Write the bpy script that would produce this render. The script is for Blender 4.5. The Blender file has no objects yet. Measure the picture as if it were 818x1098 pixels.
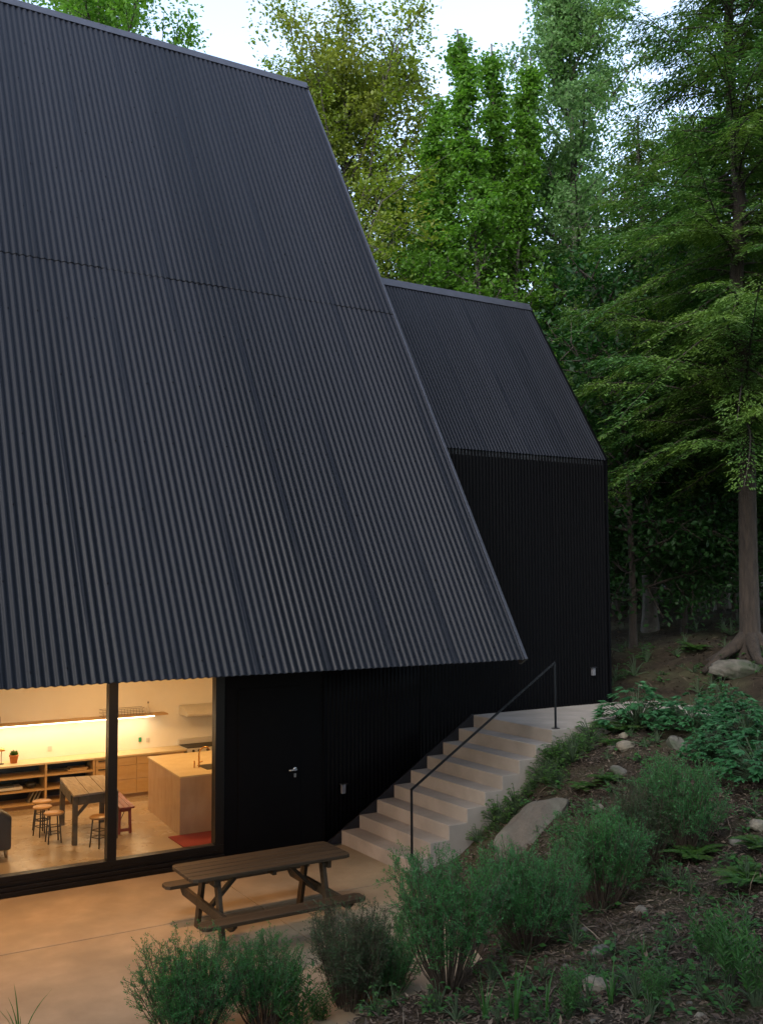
import bpy, math, random
import numpy as np
from mathutils import Vector, Matrix
R = math.radians
rng = np.random.default_rng(7)
random.seed(7)
scene = bpy.context.scene
col = scene.collection

# ------------------------------------------------------------------ materials
def newmat(name):
    m = bpy.data.materials.new(name); m.use_nodes = True
    nt = m.node_tree; nt.nodes.clear()
    out = nt.nodes.new('ShaderNodeOutputMaterial')
    return m, nt, out
def N(nt, t, **kw):
    n = nt.nodes.new(t)
    for k, v in kw.items():
        if k in n.inputs.keys(): n.inputs[k].default_value = v
        else: setattr(n, k, v)
    return n
def ramp(nt, fac, stops):
    r = nt.nodes.new('ShaderNodeValToRGB')
    el = r.color_ramp.elements
    while len(el) < len(stops): el.new(.5)
    for e, (p, c) in zip(el, stops):
        e.position = p; e.color = (*c, 1) if len(c) == 3 else c
    nt.links.new(fac, r.inputs[0]); return r
def pmat(name, c1, c2=None, scale=8, rough=.6, metal=0, bump=.2, bscale=None, stretch=(1, 1, 1), spec=.5, detail=6, bdist=.01, lo=.35, hi=.65, c3=None, scale3=1.5, rvar=.1):
    """principled surface with two noise-mixed tones, an optional large-scale third tone and a noise bump"""
    m, nt, out = newmat(name); L = nt.links.new
    p = N(nt, 'ShaderNodeBsdfPrincipled'); p.inputs['Metallic'].default_value = metal
    p.inputs['Specular IOR Level'].default_value = spec
    L(p.outputs[0], out.inputs[0])
    tc = N(nt, 'ShaderNodeTexCoord'); mp = N(nt, 'ShaderNodeMapping'); mp.inputs['Scale'].default_value = stretch
    L(tc.outputs['Object'], mp.inputs[0])
    no = N(nt, 'ShaderNodeTexNoise', Scale=scale, Detail=detail, Roughness=.6); L(mp.outputs[0], no.inputs['Vector'])
    rp = ramp(nt, no.outputs[0], [(lo, c1), (hi, c2 or tuple(x * .75 for x in c1))])
    colout = rp.outputs[0]
    if c3:
        n3 = N(nt, 'ShaderNodeTexNoise', Scale=scale3, Detail=4, Roughness=.55); L(mp.outputs[0], n3.inputs['Vector'])
        r3 = ramp(nt, n3.outputs[0], [(.42, (0, 0, 0)), (.64, (1, 1, 1))])
        mx = N(nt, 'ShaderNodeMix', data_type='RGBA'); L(r3.outputs[0], mx.inputs[0]); L(colout, mx.inputs[6]); mx.inputs[7].default_value = (*c3, 1)
        colout = mx.outputs[2]
    L(colout, p.inputs['Base Color'])
    mr = N(nt, 'ShaderNodeMapRange'); mr.inputs['To Min'].default_value = max(0, rough - rvar); mr.inputs['To Max'].default_value = min(1, rough + rvar)
    L(no.outputs[0], mr.inputs[0]); L(mr.outputs[0], p.inputs['Roughness'])
    if bump:
        nb = N(nt, 'ShaderNodeTexNoise', Scale=bscale or scale * 4, Detail=8, Roughness=.65); L(mp.outputs[0], nb.inputs['Vector'])
        b = N(nt, 'ShaderNodeBump', Strength=bump, Distance=bdist); L(nb.outputs[0], b.inputs['Height']); L(b.outputs[0], p.inputs['Normal'])
    return m
def leafmat(name, ca, cb, cc=None, trans=.35, rough=.55, clump=.5):
    """leaf surface: colour varies leaf by leaf and in clumps, part of the light passes through"""
    m, nt, out = newmat(name); L = nt.links.new
    ge = N(nt, 'ShaderNodeNewGeometry'); tc = N(nt, 'ShaderNodeTexCoord')
    rp = ramp(nt, ge.outputs['Random Per Island'], [(0, ca), (1, cb)])
    no = N(nt, 'ShaderNodeTexNoise', Scale=clump, Detail=3); L(tc.outputs['Object'], no.inputs['Vector'])
    r2 = ramp(nt, no.outputs[0], [(.42, (0, 0, 0)), (.62, (1, 1, 1))])
    mx = N(nt, 'ShaderNodeMix', data_type='RGBA'); L(r2.outputs[0], mx.inputs[0]); L(rp.outputs[0], mx.inputs[6])
    mx.inputs[7].default_value = (*(cc or tuple(.5 * (a + b) for a, b in zip(ca, cb))), 1)
    p = N(nt, 'ShaderNodeBsdfPrincipled', Roughness=rough); p.inputs['Specular IOR Level'].default_value = .3
    L(mx.outputs[2], p.inputs['Base Color'])
    t = N(nt, 'ShaderNodeBsdfTranslucent')
    hs = N(nt, 'ShaderNodeHueSaturation', Value=1.5, Saturation=1.1); L(mx.outputs[2], hs.inputs['Color']); L(hs.outputs[0], t.inputs[0])
    ms = N(nt, 'ShaderNodeMixShader'); ms.inputs[0].default_value = trans
    L(p.outputs[0], ms.inputs[1]); L(t.outputs[0], ms.inputs[2]); L(ms.outputs[0], out.inputs[0])
    return m
def emat(name, c, s):
    m, nt, out = newmat(name); e = N(nt, 'ShaderNodeEmission', Strength=s); e.inputs[0].default_value = (*c, 1)
    nt.links.new(e.outputs[0], out.inputs[0]); return m
def glassmat():
    m, nt, out = newmat('window_glass'); L = nt.links.new
    t = N(nt, 'ShaderNodeBsdfTransparent'); t.inputs[0].default_value = (.93, .95, .94, 1)
    g = N(nt, 'ShaderNodeBsdfGlossy', Roughness=.01); f = N(nt, 'ShaderNodeFresnel', IOR=1.45)
    ms = N(nt, 'ShaderNodeMixShader'); L(f.outputs[0], ms.inputs[0]); L(t.outputs[0], ms.inputs[1]); L(g.outputs[0], ms.inputs[2]); L(ms.outputs[0], out.inputs[0])
    return m
def roofmat(name, c, rough, spec=.5, sheet=.855, dirt=.3):
    m, nt, out = newmat(name); L = nt.links.new
    p = N(nt, 'ShaderNodeBsdfPrincipled'); p.inputs['Specular IOR Level'].default_value = spec; L(p.outputs[0], out.inputs[0])
    tc = N(nt, 'ShaderNodeTexCoord')
    # each sheet of cladding has weathered a little differently
    sx = N(nt, 'ShaderNodeSeparateXYZ'); L(tc.outputs['Object'], sx.inputs[0])
    dv = N(nt, 'ShaderNodeMath', operation='DIVIDE'); dv.inputs[1].default_value = sheet; L(sx.outputs[0], dv.inputs[0])
    fl = N(nt, 'ShaderNodeMath', operation='FLOOR'); L(dv.outputs[0], fl.inputs[0])
    wn = N(nt, 'ShaderNodeTexWhiteNoise', noise_dimensions='1D'); L(fl.outputs[0], wn.inputs['W'])
    mp = N(nt, 'ShaderNodeMapping'); mp.inputs['Scale'].default_value = (3, .25, .25); L(tc.outputs['Object'], mp.inputs[0])
    no = N(nt, 'ShaderNodeTexNoise', Scale=1.4, Detail=7, Roughness=.65); L(mp.outputs[0], no.inputs['Vector'])
    ad = N(nt, 'ShaderNodeMath', operation='MULTIPLY_ADD'); ad.inputs[1].default_value = .45; L(wn.outputs[0], ad.inputs[0])
    m2 = N(nt, 'ShaderNodeMath', operation='MULTIPLY'); m2.inputs[1].default_value = .55; L(no.outputs[0], m2.inputs[0]); L(m2.outputs[0], ad.inputs[2])
    rp = ramp(nt, ad.outputs[0], [(.15, tuple(x * (1 - dirt) for x in c)), (.85, tuple(x * (1 + dirt) for x in c))]); L(rp.outputs[0], p.inputs['Base Color'])
    mr = N(nt, 'ShaderNodeMapRange'); mr.inputs['To Min'].default_value = rough - .08; mr.inputs['To Max'].default_value = rough + .1; L(ad.outputs[0], mr.inputs[0]); L(mr.outputs[0], p.inputs['Roughness'])
    n2 = N(nt, 'ShaderNodeTexNoise', Scale=90, Detail=2); L(tc.outputs['Object'], n2.inputs['Vector'])
    b = N(nt, 'ShaderNodeBump', Strength=.06, Distance=.003); L(n2.outputs[0], b.inputs['Height']); L(b.outputs[0], p.inputs['Normal'])
    return m

M = dict(
    roof=roofmat('corrugated_roof_steel', (.0065, .0072, .0102), .40, spec=.13),
    clad=roofmat('black_wall_cladding', (.0014, .0014, .002), .55, spec=.05, dirt=.2),
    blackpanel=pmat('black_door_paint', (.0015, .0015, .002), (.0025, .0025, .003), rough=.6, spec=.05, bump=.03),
    trim=pmat('dark_metal_trim', (.028, .028, .036), (.02, .02, .026), rough=.4, bump=.03),
    darktrim=pmat('black_metal_trim', (.012, .012, .015), (.008, .008, .01), rough=.45, spec=.3, bump=.03),
    frame=pmat('dark_window_frame', (.0045, .004, .0035), (.003, .0025, .002), rough=.35, spec=.25, bump=.02),
    steel=pmat('brushed_steel', (.5, .5, .5), (.4, .4, .4), rough=.3, metal=1, bump=.02),
    greyplastic=pmat('grey_plastic', (.1, .1, .11), (.08, .08, .09), rough=.5, bump=.02),
    blacksteel=pmat('black_handrail_steel', (.003, .003, .004), (.005, .005, .006), rough=.5, spec=.3, bump=.04),
    patio=None, conc=None, glass=glassmat(),
    tablewood=pmat('stained_picnic_wood', (.026, .0165, .0075), (.015, .0095, .0045), scale=5, stretch=(.6, 9, 9), rough=.6, spec=.25, bump=.35, bscale=14, bdist=.004, c3=(.034, .022, .011), scale3=1.2),
    deck=pmat('dark_soffit_board', (.05, .035, .022), rough=.6, stretch=(.3, 4, 4)),
    wall=pmat('white_plaster', (.78, .74, .66), (.76, .72, .64), rough=.85, bump=.05),
    ply=pmat('pale_plywood', (.52, .35, .17), (.44, .28, .125), scale=3, stretch=(1.2, 6, 6), rough=.45, bump=.05, bscale=20),
    plyedge=pmat('plywood_edge', (.36, .23, .11), (.28, .17, .08), scale=6, stretch=(1, 1, 6), rough=.5, bump=.05),
    top=pmat('pale_worktop', (.62, .5, .3), (.57, .45, .26), scale=5, rough=.4, bump=.03),
    islandwood=pmat('pink_beige_island_panel', (.5, .35, .23), (.42, .28, .18), scale=2.5, stretch=(3, 3, 1), rough=.4, bump=.03),
    oldwood=pmat('weathered_table_board', (.36, .29, .22), (.2, .155, .11), scale=5, stretch=(7, .8, 7), rough=.75, bump=.5, bscale=16, bdist=.004, c3=(.27, .23, .19), scale3=3),
    oldpaint=pmat('worn_green_grey_paint', (.07, .062, .045), (.045, .042, .034), scale=9, rough=.65, bump=.3, c3=(.11, .08, .05), scale3=6),
    stoolwood=pmat('stool_seat_wood', (.45, .25, .09), (.36, .19, .065), scale=6, stretch=(1, 6, 1), rough=.35, bump=.04),
    redwood=pmat('red_painted_wood', (.24, .045, .03), (.17, .03, .02), scale=8, stretch=(8, 1, 1), rough=.45, bump=.15),
    redrug=pmat('red_rug_wool', (.28, .018, .014), (.2, .013, .01), scale=60, rough=.9, bump=.4),
    blackfab=pmat('black_sofa_leather', (.012, .012, .016), (.02, .02, .024), rough=.45, bump=.1),
    brass=pmat('brass', (.75, .42, .16), (.65, .36, .13), rough=.25, metal=1, bump=.02),
    iron=pmat('black_iron', (.02, .018, .016), (.03, .026, .022), rough=.5, bump=.05),
    terracotta=pmat('terracotta', (.5, .17, .05), (.42, .14, .04), scale=14, rough=.8, bump=.1),
    plastic=pmat('white_appliance_enamel', (.6, .57, .52), (.55, .52, .47), rough=.35, bump=.02),
    darkback=pmat('dark_shelf_back', (.03, .03, .05), (.022, .022, .035), rough=.6, bump=.03),
    green=pmat('green_plastic', (.03, .3, .15), (.02, .25, .12), rough=.4, bump=.02),
    paper=pmat('book_cover_grey', (.25, .22, .19), (.15, .13, .11), scale=30, rough=.7, bump=.05),
    rock=pmat('grey_field_stone', (.1, .088, .07), (.045, .04, .032), scale=7, rough=.85, bump=.7, bscale=22, bdist=.02, c3=(.035, .042, .022), scale3=3),
    rocktan=pmat('tan_field_stone', (.15, .125, .09), (.08, .066, .048), scale=8, rough=.85, bump=.7, bscale=25, bdist=.02, c3=(.12, .11, .08), scale3=4),
    rockslab=pmat('pale_rock_slab', (.085, .068, .05), (.04, .033, .025), scale=4, rough=.9, bump=.8, bscale=18, bdist=.02, c3=(.085, .08, .06), scale3=2.2),
    bark=pmat('rough_brown_bark', (.036, .024, .016), (.015, .01, .007), scale=5, stretch=(4, 4, .7), rough=.9, bump=1, bscale=9, bdist=.04),
    barkpale=pmat('grey_smooth_bark', (.075, .064, .052), (.035, .03, .025), scale=4, stretch=(2, 2, .8), rough=.9, bump=.7, bscale=12, bdist=.03),
    twig=pmat('brown_shrub_stem', (.05, .033, .02), (.03, .02, .012), scale=20, rough=.85, bump=0),
    stemgreen=pmat('green_stem', (.03, .055, .02), (.02, .04, .015), scale=20, rough=.7, bump=0),
    chip=leafmat('wood_chip_mulch', (.035, .025, .018), (.14, .105, .075), (.055, .04, .03), trans=0, rough=.9, clump=3),
    twigs=leafmat('dry_twig', (.07, .05, .035), (.14, .11, .08), trans=0, rough=.9),
    litter=leafmat('dead_leaf_litter', (.025, .015, .009), (.055, .035, .02), (.03, .02, .012), trans=.05, rough=.9, clump=2),
    L_maple=leafmat('maple_leaf', (.075, .13, .015), (.14, .2, .028), (.14, .165, .03), clump=.35, trans=.45),
    L_green=leafmat('broad_green_leaf', (.06, .15, .022), (.11, .21, .035), (.08, .17, .025), trans=.45),
    L_pale=leafmat('pale_green_leaf', (.085, .16, .055), (.14, .23, .085), (.075, .15, .04), trans=.5),
    L_conifer=leafmat('hemlock_needles', (.028, .076, .018), (.056, .122, .024), (.095, .16, .028), trans=.35, clump=.8),
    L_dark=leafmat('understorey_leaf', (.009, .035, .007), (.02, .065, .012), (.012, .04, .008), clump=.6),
    L_shrub=leafmat('fine_shrub_leaf', (.026, .1, .032), (.052, .155, .05), (.03, .12, .026), trans=.35, clump=5),
    L_shrub_grey=leafmat('greyer_shrub_leaf', (.025, .058, .024), (.042, .085, .034), (.035, .045, .02), trans=.25, clump=4),
    L_fern=leafmat('fern_frond', (.024, .07, .012), (.042, .11, .018), (.045, .085, .015), clump=3),
    L_peony=leafmat('lobed_perennial_leaf', (.025, .09, .035), (.05, .14, .055), (.025, .1, .03), clump=3),
    L_weed=leafmat('weed_leaf', (.02, .07, .015), (.04, .115, .022), (.028, .09, .02), clump=4),
    L_pot=leafmat('pot_plant_leaf', (.05, .1, .02), (.09, .15, .04), clump=20),
    strip=emat('shelf_light_strip_glow', (1, .76, .48), 6),
    lampglow=emat('added_ceiling_lamp_glow', (1, .68, .36), 5),
)
def concmat(name, c1, c2, joints=True):
    m = pmat(name, c1, c2, scale=2.2, rough=.75, bump=.25, bscale=60, bdist=.002, c3=tuple(x * .7 for x in c1), scale3=1.3, detail=10, spec=.3, rvar=.12)
    return m
M['patio'] = concmat('patio_concrete', (.23, .178, .112), (.185, .138, .085))
M['conc'] = concmat('stair_concrete', (.285, .25, .215), (.225, .195, .165))
M['floor'] = pmat('polished_concrete_floor', (.46, .36, .25), (.4, .31, .21), scale=1.6, rough=.28, bump=.03, c3=(.36, .28, .19), scale3=.8)

# ------------------------------------------------------------------ mesh builder
class MB:
    def __init__(s): s.v = []; s.f = []; s.sm = []
    def add(s, vs, fs, smooth=False):
        o = len(s.v); s.v += [tuple(v) for v in vs]; s.f += [tuple(i + o for i in f) for f in fs]; s.sm += [smooth] * len(fs); return s
    def box(s, x0, x1, y0, y1, z0, z1):
        return s.add([(x0, y0, z0), (x1, y0, z0), (x1, y1, z0), (x0, y1, z0), (x0, y0, z1), (x1, y0, z1), (x1, y1, z1), (x0, y1, z1)],
                     [(3, 2, 1, 0), (4, 5, 6, 7), (0, 1, 5, 4), (1, 2, 6, 5), (2, 3, 7, 6), (3, 0, 4, 7)])
    def bar(s, p0, p1, w, h, up=(0, 0, 1)):
        p0 = Vector(p0); p1 = Vector(p1); d = (p1 - p0).normalized(); u = Vector(up)
        a = d.cross(u)
        if a.length < 1e-4: a = d.cross(Vector((1, 0, 0)))
        a.normalize(); b = a.cross(d).normalized(); a = a * w / 2; b = b * h / 2
        vs = [p + q for p in (p0, p1) for q in (-a - b, a - b, a + b, -a + b)]
        return s.add(vs, [(0, 1, 2, 3), (7, 6, 5, 4), (0, 4, 5, 1), (1, 5, 6, 2), (2, 6, 7, 3), (3, 7, 4, 0)])
    def tube(s, pts, rad, n=8, cap=True):
        pts = [Vector(p) for p in pts]
        if not hasattr(rad, '__len__'): rad = [rad] * len(pts)
        vs = []; fs = []; ref = None
        for i, p in enumerate(pts):
            d = (pts[min(i + 1, len(pts) - 1)] - pts[max(i - 1, 0)]).normalized()
            if ref is None: ref = d.cross(Vector((.31, .17, .93)) if abs(d.z) < .9 else Vector((1, 0, 0))).normalized()
            a = (ref - d * ref.dot(d)).normalized(); ref = a; b = d.cross(a)
            for k in range(n):
                t = 2 * math.pi * k / n; vs.append(p + (a * math.cos(t) + b * math.sin(t)) * rad[i])
        for i in range(len(pts) - 1):
            for k in range(n):
                k2 = (k + 1) % n; fs.append((i * n + k, i * n + k2, (i + 1) * n + k2, (i + 1) * n + k))
        if cap: fs.append(tuple(range(n))[::-1]); fs.append(tuple((len(pts) - 1) * n + k for k in range(n)))
        return s.add(vs, fs, True)
    def lathe(s, prof, c=(0, 0, 0), n=24):
        vs = []; fs = []
        for (r, z) in prof:
            for k in range(n):
                t = 2 * math.pi * k / n; vs.append((c[0] + r * math.cos(t), c[1] + r * math.sin(t), c[2] + z))
        for i in range(len(prof) - 1):
            for k in range(n):
                k2 = (k + 1) % n; fs.append((i * n + k, i * n + k2, (i + 1) * n + k2, (i + 1) * n + k))
        fs.append(tuple(range(n))[::-1]); fs.append(tuple((len(prof) - 1) * n + k for k in range(n)))
        return s.add(vs, fs, True)
    def prism(s, poly, axis, a, b):
        """poly: 2D points in the plane across axis ('x': (y,z), 'y': (x,z), 'z': (x,y))"""
        def P(q, t): return {'x': (t, q[0], q[1]), 'y': (q[0], t, q[1]), 'z': (q[0], q[1], t)}[axis]
        n = len(poly)
        return s.add([P(q, a) for q in poly] + [P(q, b) for q in poly],
                     [tuple(range(n)), tuple(range(2 * n - 1, n - 1, -1))] + [(i, i + n, (i + 1) % n + n, (i + 1) % n) for i in range(n)])
    def build(s, name, mat, parent=None, bev=0, world=True, recalc=True):
        off = Vector((0, 0, 0)); q = parent
        while q is not None: off += Vector(q.location); q = q.parent
        if not world: off = Vector((0, 0, 0))
        me = bpy.data.meshes.new(name); me.from_pydata([tuple(Vector(v) - off) for v in s.v], [], s.f)
        me.polygons.foreach_set('use_smooth', s.sm)
        if recalc:
            import bmesh
            bm = bmesh.new(); bm.from_mesh(me); bmesh.ops.recalc_face_normals(bm, faces=bm.faces); bm.to_mesh(me); bm.free()
        me.materials.append(mat); me.update()
        o = bpy.data.objects.new(name, me); col.objects.link(o); o.parent = parent
        if bev:
            md = o.modifiers.new('bevel', 'BEVEL'); md.width = bev; md.segments = 2; md.limit_method = 'ANGLE'; md.angle_limit = R(40)
        return o
def fastmesh(name, V, quads, mat, parent=None, smooth=False, n=4):
    """numpy vertices (k,3) and faces (m,n)"""
    me = bpy.data.meshes.new(name); me.vertices.add(len(V)); me.vertices.foreach_set('co', np.ascontiguousarray(V, dtype=np.float32).ravel())
    m = len(quads); me.loops.add(m * n); me.loops.foreach_set('vertex_index', np.ascontiguousarray(quads, dtype=np.int32).ravel())
    me.polygons.add(m); me.polygons.foreach_set('loop_start', np.arange(m, dtype=np.int32) * n)
    me.polygons.foreach_set('use_smooth', np.full(m, smooth)); me.update(calc_edges=True); me.materials.append(mat)
    o = bpy.data.objects.new(name, me); col.objects.link(o); o.parent = parent; return o
def tag(o, label=None, cat=None, group=None, kind=None):
    for k, v in (('label', label), ('category', cat), ('group', group), ('kind', kind)):
        if v: o[k] = v
    return o
def empty(name, loc, label=None, cat=None, group=None, rz=0):
    o = bpy.data.objects.new(name, None); col.objects.link(o); o.location = loc; o.rotation_euler = (0, 0, rz); o.empty_display_size = .2
    return tag(o, label, cat, group)
def copy_tree(o, parent=None):
    c = o.copy(); col.objects.link(c); c.parent = parent
    for ch in [x for x in o.children]: copy_tree(ch, c)
    return c
def unit(a): return a / np.maximum(np.linalg.norm(a, axis=-1, keepdims=True), 1e-9)
def leaves(name, C, D, Nn, length, width, mat, parent, curl=.0):
    """rhombic leaves: centre, long direction, normal"""
    C = np.asarray(C, float); D = unit(np.asarray(D, float)); S = unit(np.cross(D, np.asarray(Nn, float))); U = np.cross(S, D)
    l = np.asarray(length).reshape(-1, 1) * np.ones((len(C), 1)); w = np.asarray(width).reshape(-1, 1) * np.ones((len(C), 1))
    V = np.stack([C, C + D * l * .45 + S * w * .5 + U * l * curl, C + D * l, C + D * l * .45 - S * w * .5 + U * l * curl], 1).reshape(-1, 3)
    Q = np.arange(len(C) * 4).reshape(-1, 4)
    return fastmesh(name, V, Q, mat, parent)
def rdir(n, up=0.): 
    d = rng.normal(size=(n, 3)); d[:, 2] += up; return unit(d)

# ------------------------------------------------------------------ camera
CAM = Vector((0, -11.8189, 3.485))
F = Vector((.51514777, .8544946, .06679635)); RT = Vector((.85655002, -.51604554, -.004367)); UP = Vector((-.03073838, -.05946406, .99775707))
cam_d = bpy.data.cameras.new('camera'); cam = bpy.data.objects.new('camera', cam_d); col.objects.link(cam)
mw = Matrix((RT, UP, -F)).transposed().to_4x4(); mw.translation = CAM; cam.matrix_world = mw
cam_d.sensor_fit = 'VERTICAL'; cam_d.sensor_height = 36; cam_d.lens = 36 * 1056.95 / 1098; cam_d.shift_y = 3.5 / 1098
cam_d.clip_end = 2000; cam_d.clip_start = .05
scene.camera = cam

# ------------------------------------------------------------------ terrain
CP = np.array([  # x, y, z of the ground, read off the place
    (6.5, -2.0, .0), (7.0, -2.0, .1), (7.5, -2.0, .42), (8.1, -2.0, .86), (8.7, -2.05, 1.26), (9.5, -2.2, 1.46), (10.8, -2.1, 1.5), (12.5, -1.5, 1.53),
    (6.9, -3.0, .28), (7.5, -2.95, .78), (8.3, -3.1, 1.1), (9.3, -3.4, 1.35), (10.8, -3.6, 1.55), (12.2, -3.5, 1.75),
    (6.5, -4.2, .3), (7.5, -4.6, .72), (6, -5.2, .5), (4.9, -5.6, .5), (4.2, -5.6, .42), (3.5, -5.3, .18), (2.5, -5.2, .04), (1.2, -5.2, .0), (-1, -5.2, 0), (-4, -5.2, 0), (-9, -5, 0),
    (5, -7.7, .85), (6.5, -6.5, .85), (7.7, -5.9, 1.1), (9, -5.5, 1.35), (10.5, -6, 1.7), (2.5, -7.5, .7), (0, -7.5, .6), (-3, -8, .7), (0, -10, 1.2), (3, -10, 1.3), (0, -12, 1.8), (5, -11, 1.7), (8, -9, 1.6), (-5, -12, 1.8),
    (14.2, -.6, 2.2), (12.2, .8, 1.65), (13, 2.5, 1.9), (12, 5, 1.7), (16, 2, 2.45), (18, 6, 2.6), (17, -3, 2.6), (14, -6, 2.3), (22, 3, 2.8), (24, 12, 2.9), (30, 0, 3.0), (30, -15, 3.4), (15, -14, 2.6), (8, -18, 2.4), (-6, -20, 2.4), (-20, -15, 1.8),
    (12, 9, 2), (6, 12, 2), (0, 14, 2), (-10, 12, 1.5), (10, 20, 2.6), (20, 22, 2.9), (35, 20, 3.2), (45, 5, 3.4), (30, 40, 3.5), (0, 40, 3), (60, 30, 4), (60, -10, 4), (-30, 20, 3), (-60, 40, 3), (-60, -40, 3), (0, -60, 4), (60, -60, 5), (90, 60, 5), (0, 100, 4), (-100, 100, 4), (120, 0, 6), (0, -120, 6), (-120, 0, 4)], float)
_k = len(CP)
def _tps(d): return np.where(d > 1e-9, d, 0)
_D = np.linalg.norm(CP[:, None, :2] - CP[None, :, :2], axis=2)
_A = np.zeros((_k + 3, _k + 3)); _A[:_k, :_k] = -_D + np.eye(_k) * .05 * 0; _A[:_k, _k] = 1; _A[:_k, _k + 1:] = CP[:, :2]; _A[_k, :_k] = 1; _A[_k + 1:, :_k] = CP[:, :2].T
_W = np.linalg.solve(_A, np.r_[CP[:, 2], 0, 0, 0])
def _vn(x, y, s):   # cheap smooth value noise
    x = x * s; y = y * s; xi = np.floor(x); yi = np.floor(y); fx = x - xi; fy = y - yi
    h = lambda a, b: (np.sin(a * 127.1 + b * 311.7) * 43758.5453) % 1.0
    u = fx * fx * (3 - 2 * fx); v = fy * fy * (3 - 2 * fy)
    return (h(xi, yi) * (1 - u) + h(xi + 1, yi) * u) * (1 - v) + (h(xi, yi + 1) * (1 - u) + h(xi + 1, yi + 1) * u) * v - .5
def patio_edge(x): return -4.75 + .12 * np.sin(x * 1.3)
def hgt(x, y):
    x = np.asarray(x, float); y = np.asarray(y, float); sh = x.shape; X = x.ravel(); Y = y.ravel(); out = np.empty(len(X))
    for i in range(0, len(X), 20000):
        q = np.stack([X[i:i + 20000], Y[i:i + 20000]], 1)
        d = np.linalg.norm(q[:, None] - CP[None, :, :2], axis=2)
        out[i:i + 20000] = -d @ _W[:_k] + _W[_k] + q @ _W[_k + 1:]
    out += .10 * _vn(X, Y, .9) + .07 * _vn(X + 5, Y, 2.3) + .045 * _vn(X, Y + 9, 6) + .025 * _vn(X + 3, Y + 1, 14)
    # level ground under the slab, the stair and the buildings
    xr = 6.40 - np.clip((-1.8 - Y) * .33, 0, 2)
    pat = (X < xr) & (Y > patio_edge(X)) & (Y < .2)
    t = np.clip(np.maximum(X - xr, patio_edge(X) - Y) / .35, 0, 1); near = (Y < .2) & (Y > -6.5) & (X < 8)
    base = np.maximum(out, -.02)
    out = np.where(near, -.02 * (1 - t) + base * t, out)
    out = np.where(pat, -.09, out)
    out = np.where((X > 6.3) & (X < 8.66) & (Y > -1.80) & (Y < .3), -.1, out)
    out = np.where((X >= 8.6) & (X < 12.15) & (Y > -1.74) & (Y < .1), 1.34, out)
    out = np.where((X < 7.45) & (Y > -.05) & (Y < 8.8), -.2, out)
    out = np.where((X < 11.3) & (X > 6) & (Y > .08) & (Y < 3.7), -.2, out)
    return out.reshape(sh)
def h1(x, y): return float(hgt(np.array([x]), np.array([y]))[0])
def at(px, py):
    """the ground point that the photograph shows at a pixel"""
    d = (F + RT * ((px - 409) / 1056.95) - UP * ((py - 552.5) / 1056.95))
    ts = np.linspace(4.5, 60, 1400); xs = CAM.x + d.x * ts; ys = CAM.y + d.y * ts; zs = CAM.z + d.z * ts
    hh = hgt(xs, ys); k = np.argmax(zs < hh)
    return Vector((xs[k], ys[k], hh[k]))
def grnd(px, D):
    p = CAM + (F + RT * ((px - 409) / 1056.95)) * D; return Vector((p.x, p.y, h1(p.x, p.y)))
def beside(p):
    """the same spot moved off the stair and the landing slab onto the soil"""
    if p.x < 14 and p.x > 6.3 and p.y > -2.6:
        y = -1.93 if p.x < 11 else (-2.3 if p.x < 13.2 else p.y)
        if p.y > y: p = Vector((p.x, y, h1(p.x, y)))
    return p
gx = np.concatenate([-np.geomspace(150, 5, 40), np.arange(-4.9, 1.5, .2), np.arange(1.5, 13.5, .06), np.arange(13.6, 30, .25), np.geomspace(31, 170, 30)])
gy = np.concatenate([-np.geomspace(150, 14, 30), np.arange(-13.7, -8.6, .25), np.arange(-8.5, 1.0, .06), np.arange(1.1, 20, .25), np.geomspace(21, 170, 30)])
XX, YY = np.meshgrid(gx, gy); ZZ = hgt(XX, YY); nx, ny = len(gx), len(gy)
V = np.stack([XX, YY, ZZ], 2).reshape(-1, 3); ii = np.arange(ny - 1)[:, None] * nx + np.arange(nx - 1)[None]
Q = np.stack([ii, ii + 1, ii + nx + 1, ii + nx], 2).reshape(-1, 4)
M['soil'] = pmat('forest_soil_and_mulch', (.032, .023, .015), (.015, .011, .007), scale=6, rough=.95, bump=1, bscale=35, bdist=.03, spec=.15, c3=(.045, .042, .022), scale3=1.1, detail=10)
ground = fastmesh('ground', V, Q, M['soil'], None, True); tag(ground, kind='structure')

# patio slab in four poured bays, a dark joint between them
def edge_pts():
    pts = []
    for x in np.arange(-9, 6.41, .3): pts.append((x, float(patio_edge(x))))
    return pts
mb = MB()
def bay(x0, x1, y0, y1):
    mb.box(x0, x1, y0, y1, -.12, 0)
for (x0, x1) in [(-9.5, -4.5), (-4.492, -.5), (-.488, 4.476), (4.488, 6.449)]:
    mb.box(x0, x1, -1.83, -.11 if x0 < 4.6 else -.005, -.12, 0)
for (x0, x1) in [(-9.5, -4.5), (-4.492, -.5), (-.488, 4.476)]:
    xs = np.linspace(x0, x1, 12); poly = [(x1, -1.842), (x0, -1.842)] + [(float(x), float(patio_edge(x)) - .02) for x in xs]
    mb.prism(poly, 'z', -.12, 0)
mb.prism([(6.449, -1.842), (4.488, -1.842)] + [(float(x), float(patio_edge(x)) - .02) for x in np.linspace(4.488, 5.5, 6)] + [(6.1, -2.9)], 'z', -.12, 0)
tag(mb.build('patio', M['patio'], None, bev=.004), kind='structure')

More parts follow.
